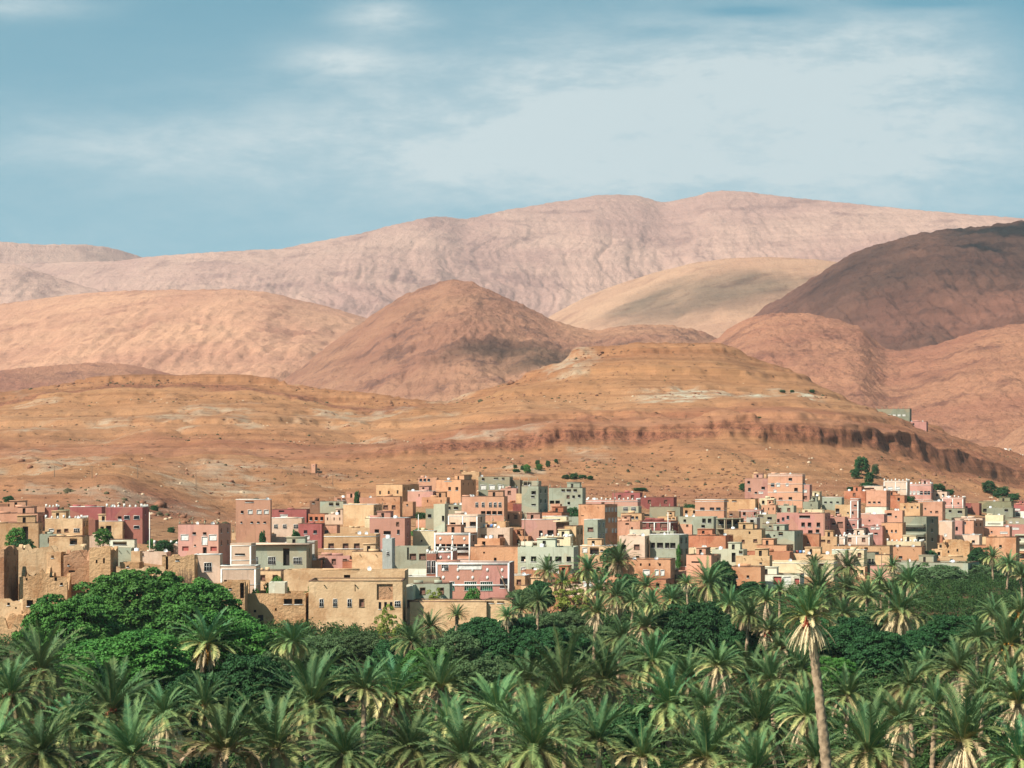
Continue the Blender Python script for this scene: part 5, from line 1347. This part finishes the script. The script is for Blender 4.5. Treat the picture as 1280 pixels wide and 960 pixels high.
# trees and bushes standing among the houses and on the slopes (foot on the ground where the sight line meets it)
SMALL = '''
20,672,24,26,sgreen,560|bright green tree before the tan house with tall recess
30,679,26,12,small,556|low dark bush at the foot of the bright green tree
205,684,26,20,small,575|round dark green tree left of the big pink house
214,668,10,12,small,640|small tree behind the round dark green tree by the pink house
193,656,11,12,small,700|little tree at the corner of the red three-storey house
219,684,10,22,small,590|narrow dark bush against the big pink house's left wall
11,633,14,12,small,700|small dark tree beside the shed at far left
129,664,22,9,sgreen,575|green bush in front of the flat tan house with dark openings
189,681,8,16,sgreen,590|slim green bush by the white pole
345,728,28,18,sgreen,447|leafy green bush below the low beige house
388,736,14,10,sgreen,446|small green bush left of the kasbah's upper block
318,738,14,8,sgreen,440|small green bush under the villa terrace
370,664,12,10,small,560|small bush between the pale pink house and the arched red house
328,665,10,8,small,580|small bush at the foot of the tall salmon house
488,664,9,7,small,690|tiny tree before the orange cube house
446,615,7,6,small,770|tiny round tree on the slope behind the fortress-like house
527,658,15,15,small,720|dark tree beside the concrete tower house
524,672,24,16,sgreen,660|green shrubs below the dark tree beside the concrete tower
545,741,34,14,lime,451|yellowish shrubs on the left behind the garden wall
590,742,24,16,sgreen,451|green shrub on the right behind the garden wall
716,640,20,14,small,720|dark tree left of the big orange kasbah house
722,646,16,12,small,700|dark tree close to the big orange kasbah house
863,634,18,10,small,800|dark tree left of the long salmon house
765,683,26,7,small,560|greenery on the wall beside the smooth pale pink house
848,681,6,5,sgreen,600|tiny bright shrub on the terrace of the grey-green window house
880,688,20,8,small,620|low dark bush under the bright orange long house
905,706,8,14,sgreen,600|bright slim bush beside the pillar-gap house
911,710,6,12,small,596|slim dark bush left of the plain orange house
1077,582,20,24,small,0|largest dark tree on the slope above the pink castle houses
1069,592,12,14,small,0|lower dark tree on the slope above the pink castle houses
1087,598,12,18,small,0|dark tree nearest the pale pink battlemented house
1094,588,9,14,small,0|right-hand dark tree of the clump on the slope
1120,620,18,12,small,970|dark tree between the two battlemented houses
1135,624,18,9,small,950|dark bush under the battlemented pink house
1158,606,16,10,small,0|dark tree right behind the six-window pink house
1172,612,22,16,small,0|big dark tree in the clump right of the six-window house
1186,616,14,10,small,0|right dark tree in the clump right of the six-window house
1236,609,18,18,small,0|left dark tree on the rocky slope at far right
1252,616,20,16,small,0|middle dark tree on the rocky slope at far right
1266,622,18,12,small,0|right dark tree on the rocky slope at far right
644,583,5,6,small,0|leftmost tiny tree on the pale terrace above town
653,585,5,8,small,0|second tiny tree on the pale terrace above town
659,586,9,12,sgreen,0|green tiny tree in the middle of the pale terrace above town
672,578,6,7,small,0|upper tiny tree on the pale terrace above town
674,584,9,9,sgreen,0|rounder green tiny tree on the pale terrace above town
685,580,6,10,small,0|slender tiny tree right on the pale terrace above town
695,576,5,6,small,0|rightmost tiny tree on the pale terrace above town
645,588,10,5,small,0|low dark bush under the pale terrace trees
707,596,10,6,small,0|first bush of the dark hedge row above town
717,595,12,8,small,0|tall bush of the dark hedge row above town
728,596,12,6,small,0|low bush of the dark hedge row above town
738,597,8,6,small,0|last bush of the dark hedge row above town
800,611,18,4,small,0|flat scrub patch above the low dark red house
1110,668,12,16,small,830|dark round tree beside the orange arched house
1098,676,14,12,small,800|grey-dark bush left of the round tree by the arched house
1160,697,28,20,small,715|round dark tree before the red-orange ruin
1065,611,14,6,small,0|scrub at the foot of the slope above the slim pink tower
930,609,12,12,small,0|dark tree left of the pink hillside cluster
938,603,8,9,small,0|small dark tree on the pink cluster's left terrace
948,522,8,3,small,0|tiny bush left on the white road cutting
1110,526,6,5,small,1290|tiny tree by the grey hilltop building
1083,607,18,9,small,0|low dark bush above the salmon plain pink house
978,489,8,4,small,0|dark tree on the pale road cut of the strata hill
990,489,6,4,small,0|small dark tree beside it on the pale road cut
1015,489,8,5,small,0|right dark tree on the pale road cut of the strata hill
1130,656,6,6,small,880|tiny bush left of the balconied grey house
942,628,10,6,small,900|small dark bush above the rose columned house
'''
for i, ln in enumerate(SMALL.strip().splitlines()):
    a, lab = ln.split('|'); n = a.split(','); px, py, w, h = map(float, n[:4]); D = float(n[5])
    if D == 0: D = hit(px, py+h*.5, 700)[1]+.5
    tree(px, py, w, h, n[4], lab, 1000+i, D=D, name='bush' if 'bush' in lab or 'shrub' in lab or 'scrub' in lab or 'greenery' in lab else 'tree', cat='bush' if 'bush' in lab or 'shrub' in lab or 'scrub' in lab or 'greenery' in lab else 'tree')

# ---- more palms and trees in the gaps; their labels tell between which landmarks they stand
LMK = [(1018, 870, 'tall leaning trunk'), (1012, 772, "tall leaning palm's head"), (880, 800, 'dark round tree'), (712, 752, 'yellow-green tree'), (445, 765, 'great kasbah'), (165, 770, 'big green trees'),
       (970, 726, 'red-painted wall'), (1170, 712, 'long grey-green wall'), (560, 764, 'garden wall'), (684, 700, 'pale grey villa'), (704, 868, 'very wide centre palm'), (520, 866, 'twin skirted palms'),
       (280, 935, 'pale feathery palm'), (1125, 770, 'trunk-showing skirted palm'), (1205, 928, 'very large corner palm'), (1240, 700, 'lone thin palm'), (838, 880, 'large straw-skirted palm'), (816, 828, 'neat skirted palm'),
       (138, 888, 'broad red-fruited palm'), (258, 806, 'yellow-dated palm'), (50, 838, 'arching red-dated palm'), (390, 880, 'wide loose palm'), (1262, 806, 'right edge yellow-dated palm'), (1200, 838, 'wide grey-blue palm'),
       (948, 903, 'big dark-skirted palm'), (668, 935, 'large dark centre palm'), (622, 893, 'spiky-skirted palm'), (808, 733, 'straw-skirted slim palm'), (1216, 757, 'grey-green trees'), (1085, 705, 'shaded arcade'),
       (1085, 940, 'large soft palm'), (484, 782, 'thin yellow-green tree'), (345, 765, 'adobe building with arched hole')]
used_lab = set()
def between(px, py, head):
    c = []
    for i in range(len(LMK)):
        for j in range(len(LMK)):
            if i == j: continue
            a, b_ = LMK[i], LMK[j]; da = math.hypot(px-a[0], py-a[1]); db = math.hypot(px-b_[0], py-b_[1]); ab = math.hypot(a[0]-b_[0], a[1]-b_[1])
            if da < 12 or db < 12 or da > db: continue
            q = (da+db)/ab
            if q < 1.22: c.append((q*60+da+db*.6, a[2], b_[2], da/db))
    c.sort()
    for _, A, B, fr_ in c:
        s = f'{head} between the {A} and the {B}'
        if fr_ < .55: s = f'{head} between the {A} and the {B}, close to the first'
        k = s
        if k not in used_lab and f'{A}{B}' not in used_lab and len(s.replace(',', '').split()) <= 16: used_lab.add(k); used_lab.add(f'{A}{B}'); return s
    return None
rg = random.Random(2024); pts = []
for ln in DATA.strip().splitlines():
    n = ln.split('|')[1].split(','); pts.append((float(n[0]), float(n[1]), float(n[2])*(.5 if ln[0] == 'P' else .42)))
pts += [(970, 724, 34), (1150, 712, 34), (1195, 714, 34), (933, 718, 26), (684, 708, 34), (813, 715, 34), (590, 745, 30), (1090, 700, 26), (875, 712, 24)]   # keep house fronts in view
made = 0
for tr in range(4000):
    px = rg.uniform(5, 1275); top = YH+F*21/float(np.interp(px, xs_f, TD[1])); py = top+(960-top)*rg.random()**1.1+4
    if px < 330 and py < 890: continue
    if px < 640 and py < 860: continue
    sz = (py-YH)/F*1.0*29*9.2*rg.uniform(.75, 1.05)
    sz = (py-YH)*.30*rg.uniform(.75, 1.05)
    if any(math.hypot(px-q[0], (py-q[1])*1.25) < (q[2]+sz*.38)*.70 for q in pts): continue
    istree = rg.random() < (.42 if py < 800 else .08)
    sk = rg.choice((0, 1, 1, 2, 2)); da = rg.choice((0, 0, 0, 1, 2))
    size = 'small' if sz < 50 else 'mid-sized'
    if istree: head = 'grey-green bushy tree' if tr % 2 else 'dark bushy tree'
    else: head = f"{size} palm" + (' with brown skirt' if sk == 2 else '')
    lab = between(px, py, head)
    if not lab: continue
    pts.append((px, py, sz*.5))
    if istree: tree(px, py, sz*1.25, sz*.8, 'grey' if tr % 2 else 'dark', lab, 5000+tr)
    else: palm(px, py, sz, sk, da, lab, 5000+tr)
    made += 1
print('extra plants', made)
# ---------------------------------------------------------------- undergrowth between the palms, one object
def leaf_cloud(cs, rad, per, leaf, seed, flat=.6):
    rng = np.random.default_rng(seed); n = len(cs)*per
    c = np.repeat(cs, per, 0); r = np.repeat(rad, per)[:, None]
    u_ = rng.normal(size=(n, 3)); u_ /= np.linalg.norm(u_, axis=1)[:, None]; u_[:, 2] = np.abs(u_[:, 2])
    p = c+u_*r*rng.uniform(.5, 1, (n, 1))*np.array([1, 1, flat*1.3])
    nrm = u_+rng.normal(0, .5, (n, 3)); nrm /= np.linalg.norm(nrm, axis=1)[:, None]
    t1 = np.cross(nrm, rng.normal(size=(n, 3))); t1 /= np.linalg.norm(t1, axis=1)[:, None]; t2 = np.cross(nrm, t1)
    s = leaf*rng.uniform(.6, 1.3, (n, 1)); t1 = t1*s; t2 = t2*s*.5
    V = np.stack([p-t1, p-t2, p+t1, p+t2], 1).reshape(-1, 3)
    tint = np.repeat(rng.uniform(0, 1, len(cs)), per)*.6+rng.uniform(0, .4, n)
    return V, tint
rng = np.random.default_rng(77)
N = 6200; D_ = np.sqrt(rng.uniform(130**2, 700**2, N*3)); xc_ = rng.uniform(-230, 1510, N*3)
ok = D_ < np.interp(xc_, xs_f, TD[1])-1.5; D_, xc_ = D_[ok][:N], xc_[ok][:N]
X_ = (xc_-XC)/F*D_; z_, _ = ground(X_, D_); rad = rng.uniform(.8, 2.2, len(X_))*(.45+.55*sstep(200, 420, D_))*(.5+2.2*sstep(.35, .7, fbm(X_/18, D_/22, 3, 3)))
rad = np.minimum(rad, 2.1)
V, tint = leaf_cloud(np.stack([X_, D_, z_+rad*.2], 1), rad, 120, .24, 5, 1.0)
ug = np_mesh('undergrowth', V, np.arange(len(V)).reshape(-1, 4), [leaf_mat('undergrowth_leaf', (.008, .030, .009), (.036, .072, .018))], tint=tint)
tag(link('undergrowth', ug), kind='stuff')
# dry scrub and stones dotted over the slopes
def dots(name, n, dr, size, mat, seed, flat, sub=1):
    rng = np.random.default_rng(seed); V0, F0 = ico(sub); xc_ = rng.uniform(-60, 1340, n)
    p_ = rng.uniform(dr[0], dr[1], n); p0 = np.floor(p_).astype(int); t = p_-p0
    Dm = np.array([np.interp(xc_, xs_f, TD[k]) for k in range(11)]); ii = np.arange(n)
    D_ = Dm[p0, ii]*(1-t)+Dm[p0+1, ii]*t; X_ = (xc_-XC)/F*D_; z_, _ = ground(X_, D_)
    keep = ((p_ < 3.8) | (p_ > 5.25)) & (rng.uniform(0, 1, n) < sstep(.46, .60, fbm(X_/45, D_/70, seed, 3))+.06)
    X_, D_, z_ = X_[keep], D_[keep], z_[keep]; m = len(X_)
    s = size*rng.lognormal(0, .45, (m, 1, 1)); a = rng.uniform(.7, 1.3, (m, len(V0), 1))
    V = V0[None]*a*s*np.array([1, 1, flat])+np.stack([X_, D_, z_+size*.25], 1)[:, None, :]
    Fx = (F0[None]+(np.arange(m)*len(V0))[:, None, None]).reshape(-1, 3)
    tag(link(name, np_mesh(name, V.reshape(-1, 3), Fx, [mat])), kind='stuff')
dots('desert_scrub', 5200, (2.15, 7.9), .42, plain('desert_scrub', (.10, .085, .045), .95, .05, .4, .5), 5, .7)
dots('scattered_rocks', 5200, (2.05, 7.9), .5, plain('scattered_rock', lin((176, 122, 92), .6), .95, .05, .5, .4), 9, .7)
dots('pale_stones', 1800, (2.05, 6.5), .35, plain('pale_stone', lin((226, 196, 160), .7), .95, .05, .5, .3), 19, .7)
# ---------------------------------------------------------------- poles
def pole(px, ytop, ybase, label, D=None, white=False, arm=True):
    X, D2, z = hit(px, ybase, 600) if D is None else ((px-XC)/F*D, D, gz((px-XC)/F*D, D))
    h = (YH-ytop)/F*D2-z; mb = MB(); cyl(mb, 0, 0, -.5, h, .13, 8, .09)
    root = empty('utility_pole', (X, D2, z)); tag(root, label, 'utility pole', 'utility poles above and in the town')
    m = M['white'] if white else M['wood']; link('shaft', mb.mesh('shaft', [m]), root)
    if arm:
        c_ = MB(); c_.box(-.9, .9, -.06, .06, h-.45, h-.33)
        for x in (-.8, 0, .8): c_.box(x-.05, x+.05, -.05, .05, h-.33, h-.12)
        link('crossarm', c_.mesh('crossarm', [m]), root)
for a in ((68, 582, 597, 'thin dark pole leftmost on the reddish slope'), (115, 582, 598, 'thin dark pole in the middle of three on the reddish slope'), (172, 580, 598, 'thin dark pole rightmost of three on the reddish slope'),
          (245, 588, 609, 'thin pole on the pale bank above the lone salmon house'), (416, 592, 608, 'thin pole above the blank-walled beige block')): pole(*a)
pole(187, 640, 688, 'tall white pole right of the red three-storey house', D=575, white=True, arm=False)
pole(523, 643, 668, 'pale thin pole rising by the blank cream house', D=650, white=True, arm=False)
pole(835, 640, 668, 'pale pole above the red columned building', D=640, white=True, arm=False)
pole(1102, 690, 722, 'bare pole near the shaded arcade', D=650, arm=False)
for a in ((656, 640, 672, 620, 'thin pole behind the wavy-patterned pink house'), (768, 612, 645, 720, 'thin pole at the left end of the long dark red house'), (908, 634, 668, 690, 'thin dark pole above the yellow-tan wide house'),
          (1030, 640, 674, 720, 'thin pole beside the deep niche of the pink-red house'), (1180, 640, 676, 800, 'thin pole before the twin-tower pink house'), (478, 628, 660, 620, 'thin pole beside the blank beige block')): pole(a[0], a[1], a[2], a[4], D=a[3])
pole(607, 748, 782, 'dark post at the garden wall', D=440, arm=False)
# leaning bare log beside the ornate house
mb = MB(); cyl(mb, 0, 0, 0, 6.2, .16, 7, .08)
o = link('leaning_pole', mb.mesh('leaning_pole', [M['wood']]), None, ((636-XC)/F*460, 460, (YH-744)/F*460), (0, R(-22), 0)); tag(o, 'dark leaning pole in front of the ornate red house', 'pole')
# a bundle of dead branches on the ruin
mb = MB(); rr = random.Random(4)
for k in range(60):
    x = rr.uniform(-1.3, 1.3); h = rr.uniform(1.2, 3.4); n = len(mb.V); t = rr.uniform(-.4, .4); y = rr.uniform(-.5, .5)
    mb.V += [(x-.05, y, 0), (x+.05, y, 0), (x+t+.02, y+.1, h), (x+t-.02, y+.1, h)]; mb.Q.append((n, n+1, n+2, n+3)); mb.MI.append(0)
o = link('brushwood', mb.mesh('brushwood', [M['wood']]), None, ((231-XC)/F*437, 437, (YH-731)/F*437)); tag(o, 'heap of dry dark branches against the ruin left of the villa', 'brushwood')
# ---------------------------------------------------------------- the air
hm, hg, hb, ho = new_mat('haze'); hm.node_tree.nodes.remove(hb)
pv = hg.n('ShaderNodeVolumePrincipled'); pv.inputs['Color'].default_value = (.97, .95, .98, 1); pv.inputs['Density'].default_value = HAZE
pv.inputs['Anisotropy'].default_value = 0.2
hg.l(pv.outputs[0], ho.inputs['Volume'])
hb_ = MB(); hb_.box(-4500, 4500, -60, 10600, -63, 1120)
tag(link('haze', hb_.mesh('haze', [hm])), kind='stuff')
